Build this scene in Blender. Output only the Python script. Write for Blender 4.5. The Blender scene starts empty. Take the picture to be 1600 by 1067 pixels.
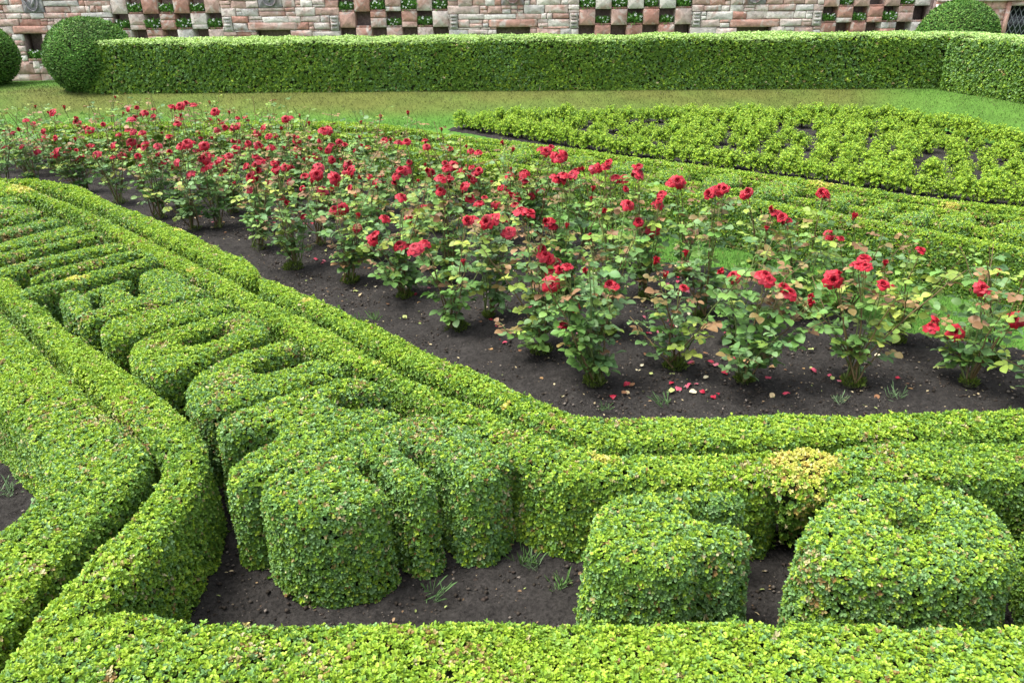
import bpy, math, random
import numpy as np
R = math.radians
rng = np.random.default_rng(7)
random.seed(7)
sc = bpy.context.scene
C = bpy.context.collection

# ------------------------------------------------------------------ camera, world, sun, exposure
H_EYE, FPX, PITCH, ROLL = 2.1, 1240.0, 24.8, -0.6
cam = bpy.data.cameras.new("camera"); camo = bpy.data.objects.new("camera", cam); C.objects.link(camo)
from mathutils import Matrix, Vector
RM = (Matrix.Rotation(R(90 - PITCH), 4, 'X') @ Matrix.Rotation(R(ROLL), 4, 'Z'))
camo.matrix_world = Matrix.Translation((0, 0, H_EYE)) @ RM
cam.sensor_width = 36; cam.lens = FPX / 1600 * 36; cam.clip_end = 500; cam.clip_start = 0.05
sc.camera = camo
SUN_EL, SUN_AZ = 66, 268          # high on the viewer's left, through thin cloud
w = bpy.data.worlds.new("World"); sc.world = w; w.use_nodes = True
nt = w.node_tree; bg = nt.nodes['Background']
sky = nt.nodes.new('ShaderNodeTexSky'); sky.sky_type = 'NISHITA'; sky.sun_disc = False
sky.sun_elevation = R(SUN_EL); sky.sun_rotation = R(SUN_AZ); sky.dust_density = 4; sky.air_density = 1.0
hs = nt.nodes.new('ShaderNodeHueSaturation'); hs.inputs['Saturation'].default_value = 0.35
nt.links.new(sky.outputs[0], hs.inputs['Color']); nt.links.new(hs.outputs[0], bg.inputs[0])
bg.inputs[1].default_value = 0.15
sun = bpy.data.lights.new("sun", 'SUN'); sun.energy = 1.5; sun.angle = R(20); sun.color = (1, .96, .9)
suno = bpy.data.objects.new("sun", sun); C.objects.link(suno)
az = R(SUN_AZ); el = R(SUN_EL)
sd = Vector((math.sin(az) * math.cos(el), math.cos(az) * math.cos(el), math.sin(el)))
suno.rotation_euler = sd.to_track_quat('Z', 'Y').to_euler()
sc.view_settings.view_transform = 'Standard'; sc.view_settings.look = 'None'
sc.view_settings.gamma = 1; sc.view_settings.exposure = 1.82
sc.cycles.max_bounces = 8; sc.cycles.diffuse_bounces = 4; sc.cycles.transmission_bounces = 6
sc.cycles.caustics_reflective = False; sc.cycles.caustics_refractive = False

RM3 = np.array(RM.to_3x3())
def ray(px, py):
    d = RM3 @ np.array([(px - 800) / FPX, -(py - 533.5) / FPX, -1.0])
    return d
def P(px, py, z=0.0):
    """point of the place seen at (px,py) of the photograph on the level plane z"""
    d = ray(px, py); t = (z - H_EYE) / d[2]
    return np.array([d[0] * t, d[1] * t, z])
def PV(px, py, Y):
    """same, on the vertical plane y=Y"""
    d = ray(px, py); t = Y / d[1]
    return np.array([d[0] * t, Y, H_EYE + d[2] * t])
def pts(l, z): return np.array([P(a, b, z)[:2] for a, b in l])

# ------------------------------------------------------------------ noise
_perm = rng.permutation(256)
def _h(ix, iy, iz):
    return _perm[(_perm[(_perm[ix & 255] + iy) & 255] + iz) & 255] / 255.0
def vnoise(p):
    p = np.asarray(p, float)
    if p.shape[1] == 2: p = np.c_[p, np.zeros(len(p))]
    i = np.floor(p).astype(int); f = p - i; f = f * f * (3 - 2 * f)
    o = 0
    for dx in (0, 1):
        for dy in (0, 1):
            for dz in (0, 1):
                wgt = (f[:, 0] if dx else 1 - f[:, 0]) * (f[:, 1] if dy else 1 - f[:, 1]) * (f[:, 2] if dz else 1 - f[:, 2])
                o = o + wgt * _h(i[:, 0] + dx, i[:, 1] + dy, i[:, 2] + dz)
    return o
def fbm(p, o=3):
    s = 0; a = .5; t = 0
    for k in range(o):
        s = s + a * vnoise(np.asarray(p) * 2 ** k + 17.3 * k); t += a; a *= .5
    return s / t
def norm(v): return v / (np.linalg.norm(v, axis=-1, keepdims=True) + 1e-9)

# ------------------------------------------------------------------ materials
def mat(name, rough=.6, spec=.3, attr=True, col=(.5, .5, .5), transl=0.0, nscale=None, namt=.3, bump=None, sheen=0):
    m = bpy.data.materials.new(name); m.use_nodes = True
    n = m.node_tree; b = n.nodes['Principled BSDF']; out = n.nodes['Material Output']
    b.inputs['Roughness'].default_value = rough; b.inputs['Specular IOR Level'].default_value = spec
    if attr:
        a = n.nodes.new('ShaderNodeAttribute'); a.attribute_name = 'Col'; cs = a.outputs['Color']
    else:
        a = n.nodes.new('ShaderNodeRGB'); a.outputs[0].default_value = (*col, 1); cs = a.outputs[0]
    if nscale:
        tc = n.nodes.new('ShaderNodeTexCoord'); nz = n.nodes.new('ShaderNodeTexNoise')
        nz.inputs['Scale'].default_value = nscale; nz.inputs['Detail'].default_value = 8; nz.inputs['Roughness'].default_value = .65
        n.links.new(tc.outputs['Object'], nz.inputs['Vector'])
        mr = n.nodes.new('ShaderNodeMapRange'); mr.inputs[1].default_value = .3; mr.inputs[2].default_value = .7
        mr.inputs[3].default_value = 1 - namt; mr.inputs[4].default_value = 1 + namt
        n.links.new(nz.outputs['Fac'], mr.inputs[0])
        mx = n.nodes.new('ShaderNodeVectorMath'); mx.operation = 'MULTIPLY'
        n.links.new(cs, mx.inputs[0]); n.links.new(mr.outputs[0], mx.inputs[1]); cs = mx.outputs[0]
        if bump:
            bp = n.nodes.new('ShaderNodeBump'); bp.inputs['Strength'].default_value = bump; bp.inputs['Distance'].default_value = .01
            n.links.new(nz.outputs['Fac'], bp.inputs['Height']); n.links.new(bp.outputs[0], b.inputs['Normal'])
    n.links.new(cs, b.inputs['Base Color'])
    if transl:
        t = n.nodes.new('ShaderNodeBsdfTranslucent'); n.links.new(cs, t.inputs['Color'])
        ms = n.nodes.new('ShaderNodeMixShader'); ms.inputs[0].default_value = transl
        n.links.new(b.outputs[0], ms.inputs[1]); n.links.new(t.outputs[0], ms.inputs[2]); n.links.new(ms.outputs[0], out.inputs['Surface'])
    return m
M_LEAF = mat('box_leaf', .52, .33, transl=.28)
M_YEW = mat('yew_needles', .6, .2, transl=.12)
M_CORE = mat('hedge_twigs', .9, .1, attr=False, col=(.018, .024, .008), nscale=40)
M_ROSELEAF = mat('rose_leaf', .5, .3, transl=.25)
M_STEM = mat('rose_stem', .6, .3)
M_PETAL = mat('rose_petal', .5, .25, transl=.18)
M_SOIL = mat('soil', .95, .1, nscale=70, namt=.6, bump=1.0)
M_GRASSG = mat('turf', .9, .1, nscale=30, namt=.3)
M_BLADE = mat('grass_blade', .6, .2, transl=.25)
M_STONE = mat('sandstone', .9, .15, nscale=14, namt=.28, bump=.6)
def stain(m):
    # iron-red and pale lichen blotches in the stone itself
    n = m.node_tree; b = n.nodes['Principled BSDF']; src = b.inputs['Base Color'].links[0].from_socket
    tc = n.nodes.new('ShaderNodeTexCoord')
    for sc_, lo, hi, col, f in ((3.1, .52, .66, (.30, .13, .09, 1), .6), (5.3, .53, .66, (.54, .51, .46, 1), .7), (19, .56, .68, (.20, .15, .13, 1), .55)):
        z = n.nodes.new('ShaderNodeTexNoise'); z.inputs['Scale'].default_value = sc_; z.inputs['Detail'].default_value = 6; z.inputs['Distortion'].default_value = .8
        n.links.new(tc.outputs['Object'], z.inputs['Vector']); mr = n.nodes.new('ShaderNodeMapRange'); mr.inputs[1].default_value = lo; mr.inputs[2].default_value = hi; mr.inputs[4].default_value = f
        n.links.new(z.outputs['Fac'], mr.inputs[0]); mx = n.nodes.new('ShaderNodeMix'); mx.data_type = 'RGBA'; mx.inputs['B'].default_value = col
        n.links.new(mr.outputs[0], mx.inputs['Factor']); n.links.new(src, mx.inputs['A']); src = mx.outputs['Result']
    n.links.new(src, b.inputs['Base Color'])
stain(M_STONE)
M_MORTAR = mat('mortar', .95, .1, attr=False, col=(.22, .165, .15), nscale=25, namt=.45, bump=.5)
M_IRON = mat('iron', .5, .4, attr=False, col=(.03, .03, .032))
M_DARKGLASS = mat('dark_glass', .15, .5, attr=False, col=(.012, .016, .02))
M_DRY = mat('dry_leaf', .8, .15, transl=.1)
M_BOARD = mat('sign_board', .5, .3, attr=False, col=(.2, .24, .42))
M_WFRAME = mat('white_paint', .6, .3, attr=False, col=(.7, .7, .68))

# ------------------------------------------------------------------ mesh plumbing
def mesh_obj(name, V, faces, mats, mi=None, col=None, parent=None, smooth=False, loc=None):
    """faces: list of (array (n,k)) groups"""
    me = bpy.data.meshes.new(name)
    V = np.asarray(V, np.float32)
    me.vertices.add(len(V)); me.vertices.foreach_set('co', V.ravel())
    nl = sum(f.size for f in faces); nf = sum(len(f) for f in faces)
    me.loops.add(nl); me.polygons.add(nf)
    li = np.concatenate([np.asarray(f).ravel() for f in faces]).astype(np.int32)
    tot = np.concatenate([np.full(len(f), f.shape[1], np.int32) for f in faces])
    st = np.r_[0, np.cumsum(tot)[:-1]].astype(np.int32)
    me.loops.foreach_set('vertex_index', li)
    me.polygons.foreach_set('loop_start', st); me.polygons.foreach_set('loop_total', tot)
    if mi is not None: me.polygons.foreach_set('material_index', np.asarray(mi, np.int32))
    for m in mats: me.materials.append(m)
    if col is not None:
        a = me.color_attributes.new('Col', 'FLOAT_COLOR', 'POINT')
        a.data.foreach_set('color', np.c_[col, np.ones(len(V))].astype(np.float32).ravel())
    if smooth: me.polygons.foreach_set('use_smooth', np.ones(nf, bool))
    me.update(calc_edges=True)
    o = bpy.data.objects.new(name, me); C.objects.link(o)
    if parent is not None: o.parent = parent
    if loc is not None: o.location = loc
    return o
def tag(o, label=None, cat=None, group=None, kind=None):
    if label: o['label'] = label
    if cat: o['category'] = cat
    if group: o['group'] = group
    if kind: o['kind'] = kind
    return o
def empty(name, loc, rz=0):
    o = bpy.data.objects.new(name, None); C.objects.link(o); o.location = loc; o.rotation_euler = (0, 0, rz)
    o.empty_display_size = .1
    return o
class Acc:
    def __init__(s): s.V = []; s.F = {}; s.C = []; s.M = {}; s.n = 0
    def add(s, V, F, c, mi=0):
        V = np.asarray(V, float); F = np.asarray(F)
        s.F.setdefault(F.shape[1], []).append(F + s.n); s.M.setdefault(F.shape[1], []).append(np.full(len(F), mi))
        s.V.append(V); c = np.asarray(c, float)
        s.C.append(np.broadcast_to(c, (len(V), 3)) if c.ndim == 1 else c); s.n += len(V)
    def build(s, name, mats, parent=None, smooth=False, loc=None):
        ks = sorted(s.F); F = [np.concatenate(s.F[k]) for k in ks]; mi = np.concatenate([np.concatenate(s.M[k]) for k in ks])
        return mesh_obj(name, np.concatenate(s.V), F, mats, mi, np.concatenate(s.C), parent, smooth, loc)

def leaves(pos, d, nrm, size, wr, fold=.35, detail=True):
    """one small folded leaf per row: pos base point, d direction, nrm upper side"""
    N = len(pos); d = norm(d); s = norm(np.cross(nrm, d)); u = np.cross(d, s)
    L = np.asarray(size).reshape(-1, 1); W = L * np.asarray(wr).reshape(-1, 1) * .5
    if detail:
        a = pos; t = pos + d * L - u * L * .06
        l1 = pos + d * L * .34 - s * W * .95 + u * W * fold; l2 = pos + d * L * .8 - s * W * .82 + u * W * fold * .6
        r1 = pos + d * L * .34 + s * W * .95 + u * W * fold; r2 = pos + d * L * .8 + s * W * .82 + u * W * fold * .6
        V = np.stack([a, r1, r2, t, l2, l1], 1).reshape(-1, 3)
        b = (np.arange(N) * 6)[:, None]
        F = np.concatenate([b + np.array([0, 1, 2, 3]), b + np.array([0, 3, 4, 5])])
        return V, F, 6
    a = pos; t = pos + d * L; l = pos + d * L * .55 - s * W; r = pos + d * L * .55 + s * W
    V = np.stack([a, r, t, l], 1).reshape(-1, 3); b = (np.arange(N) * 4)[:, None]
    return V, b + np.array([0, 1, 2, 3]), 4

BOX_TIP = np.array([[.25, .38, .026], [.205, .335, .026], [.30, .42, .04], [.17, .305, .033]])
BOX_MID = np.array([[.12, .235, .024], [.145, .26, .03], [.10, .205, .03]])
BOX_BLUE = np.array([[.13, .26, .075], [.12, .24, .065], [.19, .32, .12], [.11, .22, .055]])
BOX_DRY = np.array([[.27, .22, .07], [.34, .28, .11], [.21, .13, .04], [.42, .38, .20]])
BOX_YEL = np.array([[.50, .49, .09], [.56, .54, .16], [.42, .46, .07], [.46, .36, .09]])
def pick(pal, n): return pal[rng.integers(0, len(pal), n)]

def sprigs(A, pos, nrm, s, blue=.2, dry=.05, yellow=None, tipgain=1.0, k=6, wr=.62, flush=0):
    """rosettes of box leaves on a clipped surface"""
    n = len(pos)
    ax = norm(nrm * .75 + np.array([0, 0, .45]) + rng.normal(0, .27, (n, 3)))
    t = norm(np.cross(ax, rng.normal(0, 1, (n, 3)))); b = np.cross(ax, t)
    # patchiness of the planting
    pn = fbm(pos * 2.2, 3); pn2 = fbm(pos * 5.5 + 9, 2); pn3 = vnoise(pos * 1.1 + 40)
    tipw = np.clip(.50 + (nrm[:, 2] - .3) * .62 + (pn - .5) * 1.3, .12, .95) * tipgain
    bluew = np.clip(blue + (pn3 - .5) * 1.6 * (.3 + blue), 0, .9)
    dryw = np.clip(dry * (.5 + 9 * np.clip(pn2 - .6, 0, 1) * 2.5), 0, .7)
    u = rng.random(n); kind = np.where(rng.random(n) < bluew, 1, 0)
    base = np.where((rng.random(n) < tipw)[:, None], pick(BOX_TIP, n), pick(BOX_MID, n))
    base = np.where((kind == 1)[:, None], pick(BOX_BLUE, n), base)
    base = np.where((u < dryw)[:, None], pick(BOX_DRY, n), base)
    if flush: base = np.where(((nrm[:, 2] > .55) & (rng.random(n) < flush))[:, None], np.array([.36, .50, .17]) * rng.uniform(.8, 1.2, (n, 1)), base)  # top highlight painted into up-facing leaf colour, together with pale new growth
    if yellow is not None:
        for c, r_ in yellow:
            dd = np.linalg.norm(pos - c, axis=1); y = rng.random(n) < np.clip(1.5 * (1 - dd / r_), 0, .92)
            base = np.where(y[:, None], pick(BOX_YEL, n), base)
    base = base * rng.uniform(.84, 1.16, (n, 1))
    det = s < .03
    for flag in (True, False):
        m = det if flag else ~det
        if not m.any(): continue
        for j in range(k):
            if not flag and j >= k - 1: continue
            mm = m
            nn = mm.sum()
            ph = j * 2 * math.pi / k * 1.0 + rng.uniform(-.5, .5, nn); ph = ph[:, None]
            th = (rng.uniform(.75, 1.4, nn) if j < k - 1 else rng.uniform(0, .4, nn))[:, None]
            rad = t[mm] * np.cos(ph) + b[mm] * np.sin(ph)
            d = ax[mm] * np.cos(th) + rad * np.sin(th); nr = ax[mm] * np.sin(th) - rad * np.cos(th)
            off = rng.uniform(-.55, .2, (nn, 1)) * s[mm][:, None]
            V, F, q = leaves(pos[mm] + ax[mm] * off, d, nr, s[mm] * rng.uniform(.75, 1.2, nn), rng.uniform(wr - .1, wr + .1, nn), detail=flag)
            cc = base[mm] * rng.uniform(.88, 1.12, (nn, 1))
            A.add(V, F, np.repeat(cc, q, 0), 0)

# ------------------------------------------------------------------ clipped volumes from footprints
def chaikin(p, k=2, closed=True):
    p = np.asarray(p, float)
    for _ in range(k):
        q = np.roll(p, -1, 0)
        p = np.stack([p * .75 + q * .25, p * .25 + q * .75], 1).reshape(-1, 2)
    return p
def sd_poly(poly, X):
    a = poly; b = np.roll(poly, -1, 0); dmin = np.full(len(X), 1e9); ins = np.zeros(len(X), bool)
    for (ax_, ay), (bx, by) in zip(a, b):
        ex, ey = bx - ax_, by - ay; wx, wy = X[:, 0] - ax_, X[:, 1] - ay
        t = np.clip((wx * ex + wy * ey) / (ex * ex + ey * ey + 1e-12), 0, 1)
        dmin = np.minimum(dmin, (wx - ex * t) ** 2 + (wy - ey * t) ** 2)
        c = (ay > X[:, 1]) != (by > X[:, 1])
        xi = ax_ + (X[:, 1] - ay) * ex / (ey if abs(ey) > 1e-12 else 1e-12)
        ins ^= c & (X[:, 0] < xi)
    d = np.sqrt(dmin); return np.where(ins, -d, d)
class Vol:
    def __init__(s, polys, h, z0=0.0, holes=(), r=.04, bat=.05, bump=.013, bf=3.4, ch=2, sh=.017):
        s.polys = [chaikin(p, ch) for p in polys]; s.holes = [chaikin(p, ch) for p in holes]
        s.h, s.z0, s.r, s.bat, s.bump, s.bf = h, z0, r, bat, bump, bf; s.sh = sh
    def d2(s, X):
        d = np.full(len(X), 1e9)
        for p in s.polys: d = np.minimum(d, sd_poly(p, X))
        for p in s.holes: d = np.maximum(d, -sd_poly(p, X))
        return d + s.sh
    def f3(s, X, d2):
        d = d2 - s.bat * (s.z0 + s.h - X[:, 2]); dz = X[:, 2] - (s.z0 + s.h)
        q1 = d + s.r; q2 = dz + s.r
        o = np.hypot(np.maximum(q1, 0), np.maximum(q2, 0)) + np.minimum(np.maximum(q1, q2), 0) - s.r
        return o - s.bump * (vnoise(X * s.bf) - .5) * 2 - s.bump * .7 * (vnoise(X * s.bf * 3.1 + 5) - .5) * 2
    def f(s, X): return s.f3(X, s.d2(X[:, :2]))
    def surface(s, vox):
        al = np.concatenate(s.polys); lo = al.min(0) - vox * 2 - s.bat * s.h - s.bump; hi = al.max(0) + vox * 2 + s.bat * s.h + s.bump
        nx, ny = [int(math.ceil(v)) for v in (hi - lo) / vox]; nz = int(math.ceil((s.h + s.bump * 2) / vox)) + 1
        gx = lo[0] + (np.arange(nx) + .5) * vox; gy = lo[1] + (np.arange(ny) + .5) * vox; gz = s.z0 + (np.arange(nz) + .5) * vox
        XX, YY = np.meshgrid(gx, gy, indexing='ij'); d2 = s.d2(np.c_[XX.ravel(), YY.ravel()])
        I = np.zeros((nx + 2, ny + 2, nz + 2), bool)
        for k in range(nz):
            X = np.c_[XX.ravel(), YY.ravel(), np.full(XX.size, gz[k])]
            I[1:-1, 1:-1, k + 1] = (s.f3(X, d2) < 0).reshape(nx, ny)
        quads = []
        def corner(i, j, k): return (i * (ny + 3) + j) * (nz + 3) + k
        for axd in range(3):
            A_ = I; B_ = np.roll(I, -1, axd)
            for (m, flip) in ((A_ & ~B_, False), (~A_ & B_, True)):
                i, j, k = np.nonzero(m)
                # face between cell (i,j,k) and next along axis
                if axd == 0: c = [(i + 1, j, k), (i + 1, j + 1, k), (i + 1, j + 1, k + 1), (i + 1, j, k + 1)]
                elif axd == 1: c = [(i, j + 1, k), (i, j + 1, k + 1), (i + 1, j + 1, k + 1), (i + 1, j + 1, k)]
                else: c = [(i, j, k + 1), (i + 1, j, k + 1), (i + 1, j + 1, k + 1), (i, j + 1, k + 1)]
                q = np.stack([corner(*x) for x in c], 1)
                if axd == 2 and flip:
                    continue            # bottom
                if flip: q = q[:, ::-1]
                quads.append(q)
        Q = np.concatenate(quads); ids, inv = np.unique(Q, return_inverse=True); Q = inv.reshape(-1, 4)
        k = ids % (nz + 3); j = (ids // (nz + 3)) % (ny + 3); i = ids // ((nz + 3) * (ny + 3))
        V = np.c_[lo[0] + (i - 1) * vox, lo[1] + (j - 1) * vox, s.z0 + (k - 1) * vox].astype(float)
        e = vox * .25
        for it in range(3):
            f0 = s.f(V); g = np.stack([(s.f(V + np.eye(3)[a] * e) - f0) / e for a in range(3)], 1)
            g2 = (g ** 2).sum(1) + 1e-6
            st = np.clip(f0 / np.sqrt(g2), -vox, vox); V = V - norm(g) * (st * .9)[:, None]
            V[:, 2] = np.maximum(V[:, 2], s.z0)
        return V, Q, norm(g)

def area_quads(V, Q):
    a, b, c, d = V[Q[:, 0]], V[Q[:, 1]], V[Q[:, 2]], V[Q[:, 3]]
    return .5 * np.linalg.norm(np.cross(c - a, d - b), axis=1)
def campd(p): return np.linalg.norm(p - np.array([0, 0, H_EYE]), axis=-1)

def scatter(V, Q, Nn, dens):
    """dens: per-face expected count per m2"""
    ar = area_quads(V, Q); cnt = rng.poisson(np.maximum(ar * dens, 0)); fi = np.repeat(np.arange(len(Q)), cnt)
    u, v = rng.random((2, len(fi), 1)); q = Q[fi]
    W = [(1 - u) * (1 - v), u * (1 - v), u * v, (1 - u) * v]
    p = sum(wt * V[q[:, k]] for k, wt in enumerate(W)); n = norm(sum(wt * Nn[q[:, k]] for k, wt in enumerate(W)))
    return p, n

def hedge(name, label, cat, vol, vox, cover=1.4, leaf=.0124, px=.0021, group=None, surf=None, core_in=.022, **kw):
    V, Q, Nn = surf if surf is not None else vol.surface(vox)
    A = Acc()
    fc = V[Q].mean(1); D = campd(fc); s_f = np.maximum(leaf, px * D)
    dens = cover * 3.3 / (6 * .42 * s_f ** 2)
    # the sides that nobody in the picture's direction can see get a thinner coat
    fn = norm(Nn[Q].mean(1)); facing = (fn * norm(np.array([0, 0, H_EYE]) - fc)).sum(1)
    dens = dens * np.where(facing < -.25, .45, 1)
    p, n = scatter(V, Q, Nn, dens)
    D = campd(p); s = np.maximum(leaf, px * D)
    p = p - n * (rng.random(len(p)) ** 1.5 * s * 1.1)[:, None]
    p = p + n * ((rng.random(len(p)) < .02) * rng.uniform(.004, .02, len(p)))[:, None]; s = s * rng.uniform(.82, 1.2, len(s))
    p[:, 2] = np.maximum(p[:, 2], vol.z0 + .01 if vol else .02)
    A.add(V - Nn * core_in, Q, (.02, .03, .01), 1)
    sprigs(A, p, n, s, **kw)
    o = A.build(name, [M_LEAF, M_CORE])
    return tag(o, label, cat, group)
def rot(p, a):
    c, s_ = math.cos(a), math.sin(a); return np.c_[p[:, 0] * c - p[:, 1] * s_, p[:, 0] * s_ + p[:, 1] * c, p[:, 2]]

HB, HL = .40, .43

# ------------------------------------------------------------------ near parterre: clipped borders
HN = 'box_hedge'; GB = 'clipped border hedges of the near parterre'
bottom = [(60, 985), (150, 948), (400, 957), (800, 958), (1200, 960), (1600, 958), (1900, 958), (1900, 1100), (1600, 1100), (800, 1100), (300, 1100), (60, 1120), (-60, 1100), (0, 1030)]
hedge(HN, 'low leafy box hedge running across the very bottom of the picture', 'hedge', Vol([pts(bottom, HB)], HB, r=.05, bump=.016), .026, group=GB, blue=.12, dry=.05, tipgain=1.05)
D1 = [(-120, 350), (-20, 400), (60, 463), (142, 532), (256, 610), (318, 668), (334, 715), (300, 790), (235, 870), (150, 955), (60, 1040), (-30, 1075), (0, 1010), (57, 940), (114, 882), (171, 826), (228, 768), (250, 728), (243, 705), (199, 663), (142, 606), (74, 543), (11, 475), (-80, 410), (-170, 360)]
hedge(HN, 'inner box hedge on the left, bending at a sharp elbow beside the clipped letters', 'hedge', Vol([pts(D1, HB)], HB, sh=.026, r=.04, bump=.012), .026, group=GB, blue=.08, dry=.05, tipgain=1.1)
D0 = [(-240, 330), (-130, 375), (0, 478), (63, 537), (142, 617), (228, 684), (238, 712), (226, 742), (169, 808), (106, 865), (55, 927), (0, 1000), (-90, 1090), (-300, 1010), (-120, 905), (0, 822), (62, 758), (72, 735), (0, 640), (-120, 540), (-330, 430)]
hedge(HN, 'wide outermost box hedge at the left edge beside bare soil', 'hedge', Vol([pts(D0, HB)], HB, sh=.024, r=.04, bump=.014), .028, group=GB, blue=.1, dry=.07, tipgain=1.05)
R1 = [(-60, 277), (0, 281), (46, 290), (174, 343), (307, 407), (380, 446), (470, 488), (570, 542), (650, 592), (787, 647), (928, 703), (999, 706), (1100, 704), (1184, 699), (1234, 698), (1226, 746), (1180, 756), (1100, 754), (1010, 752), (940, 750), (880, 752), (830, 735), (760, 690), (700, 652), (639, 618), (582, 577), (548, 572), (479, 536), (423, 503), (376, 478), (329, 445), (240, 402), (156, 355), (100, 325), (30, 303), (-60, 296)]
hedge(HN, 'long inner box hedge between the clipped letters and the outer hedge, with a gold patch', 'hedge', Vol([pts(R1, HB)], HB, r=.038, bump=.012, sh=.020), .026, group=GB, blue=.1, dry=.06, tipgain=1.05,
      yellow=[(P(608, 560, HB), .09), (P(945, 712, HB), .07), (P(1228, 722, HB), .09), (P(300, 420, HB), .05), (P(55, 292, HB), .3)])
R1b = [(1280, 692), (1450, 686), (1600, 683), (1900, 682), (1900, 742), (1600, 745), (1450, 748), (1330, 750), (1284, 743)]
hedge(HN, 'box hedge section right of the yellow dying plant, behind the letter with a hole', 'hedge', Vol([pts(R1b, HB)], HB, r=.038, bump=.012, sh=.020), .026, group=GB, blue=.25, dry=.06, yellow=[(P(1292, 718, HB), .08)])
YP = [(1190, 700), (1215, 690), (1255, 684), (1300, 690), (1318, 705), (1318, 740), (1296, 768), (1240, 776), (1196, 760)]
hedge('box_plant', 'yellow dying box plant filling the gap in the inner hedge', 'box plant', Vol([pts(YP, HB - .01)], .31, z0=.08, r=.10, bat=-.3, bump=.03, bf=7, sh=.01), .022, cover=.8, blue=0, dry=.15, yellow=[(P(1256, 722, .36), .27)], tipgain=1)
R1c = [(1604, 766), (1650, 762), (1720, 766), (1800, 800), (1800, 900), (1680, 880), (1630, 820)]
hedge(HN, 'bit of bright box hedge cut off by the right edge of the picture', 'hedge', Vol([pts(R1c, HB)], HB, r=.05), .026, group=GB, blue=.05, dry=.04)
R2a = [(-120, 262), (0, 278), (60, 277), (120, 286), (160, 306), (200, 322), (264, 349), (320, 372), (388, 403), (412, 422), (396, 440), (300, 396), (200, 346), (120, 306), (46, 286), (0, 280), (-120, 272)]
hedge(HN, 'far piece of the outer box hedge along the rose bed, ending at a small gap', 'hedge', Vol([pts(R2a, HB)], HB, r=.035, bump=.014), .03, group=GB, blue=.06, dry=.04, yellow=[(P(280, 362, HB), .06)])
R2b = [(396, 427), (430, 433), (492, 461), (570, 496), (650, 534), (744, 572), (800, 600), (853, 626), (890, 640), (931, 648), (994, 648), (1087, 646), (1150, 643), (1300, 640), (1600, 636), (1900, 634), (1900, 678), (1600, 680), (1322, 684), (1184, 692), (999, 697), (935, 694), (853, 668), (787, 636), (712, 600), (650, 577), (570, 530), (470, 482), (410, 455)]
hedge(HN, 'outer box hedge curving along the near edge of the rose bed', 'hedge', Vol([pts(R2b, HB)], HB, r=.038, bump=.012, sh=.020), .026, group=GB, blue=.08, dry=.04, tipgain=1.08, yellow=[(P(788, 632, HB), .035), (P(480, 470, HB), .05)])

# ------------------------------------------------------------------ clipped letters
GL = 'clipped box letters of the motto'; TL = 'topiary_letter'
def letter(label, polys, holes=(), vox=.026, h=HL, bat=.03, sh=.015, r=.036, **kw):
    a = dict(blue=.45, dry=.08, tipgain=.95); a.update(kw)
    return hedge(TL, label, 'topiary', Vol([pts(p, h) for p in polys], h, r=r, bat=bat, bump=.007, bf=3.2, sh=sh, holes=[pts(q, h) for q in holes]), vox, group=GL, **a)
letter('big clipped letter with three prongs pointing down to the bare soil, nearest the inner corner',
       [[(396, 752), (440, 722), (500, 697), (552, 677), (605, 657), (668, 638), (725, 662), (790, 697), (808, 712), (785, 738), (745, 750), (712, 745), (698, 728), (664, 706), (640, 690), (630, 698), (660, 722), (690, 742), (680, 758), (648, 766), (602, 738), (570, 713), (558, 721), (586, 744), (614, 765), (598, 785), (544, 800), (469, 805), (415, 787)]], vox=.022)
letter('clipped letter of two parallel bars joined in the middle, behind the three-pronged letter',
       [[(333, 662), (345, 648), (395, 627), (470, 605), (530, 589), (567, 585), (600, 595), (622, 607), (580, 612), (530, 609), (512, 619), (540, 635), (600, 631), (625, 638), (636, 650), (600, 664), (545, 683), (500, 705), (466, 724), (420, 746), (378, 758), (352, 748), (347, 733), (387, 702), (430, 675), (430, 664), (395, 668), (355, 683), (337, 678)]], vox=.024)
letter('clipped letter like a U on its side, third from the near end of the row',
       [[(286, 603), (297, 585), (342, 558), (398, 541), (445, 525), (467, 530), (478, 541), (455, 546), (415, 556), (386, 572), (407, 585), (445, 573), (492, 556), (525, 561), (541, 573), (535, 586), (507, 592), (445, 610), (382, 628), (336, 640), (305, 635), (290, 620)]])
letter('closed clipped letter with a narrow slot in the middle, fourth from the near end',
       [[(196, 545), (211, 529), (273, 509), (336, 494), (382, 484), (412, 497), (426, 515), (398, 531), (351, 545), (304, 568), (262, 586), (228, 585), (202, 567)]],
       holes=[[(272, 534), (318, 516), (362, 505), (358, 520), (300, 540)]])
letter('single straight clipped bar, fifth from the near end of the diagonal row',
       [[(152, 512), (164, 500), (226, 481), (289, 467), (336, 461), (368, 473), (366, 481), (289, 501), (235, 513), (195, 526), (173, 531), (156, 526)]])
letter('clipped letter with three blocky prongs pointing up to the left, sixth from the near end',
       [[(108, 492), (130, 485), (195, 465), (250, 450), (300, 440), (324, 449), (324, 459), (289, 467), (226, 478), (165, 496), (130, 505)],
        [(83, 464), (98, 451), (125, 450), (150, 468), (136, 488), (100, 486)], [(146, 452), (168, 443), (192, 446), (215, 459), (200, 472), (165, 474)],
        [(207, 434), (225, 421), (260, 416), (293, 428), (298, 444), (240, 456)], [(120, 455), (200, 432), (215, 440), (130, 466)]], vox=.03)
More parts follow.
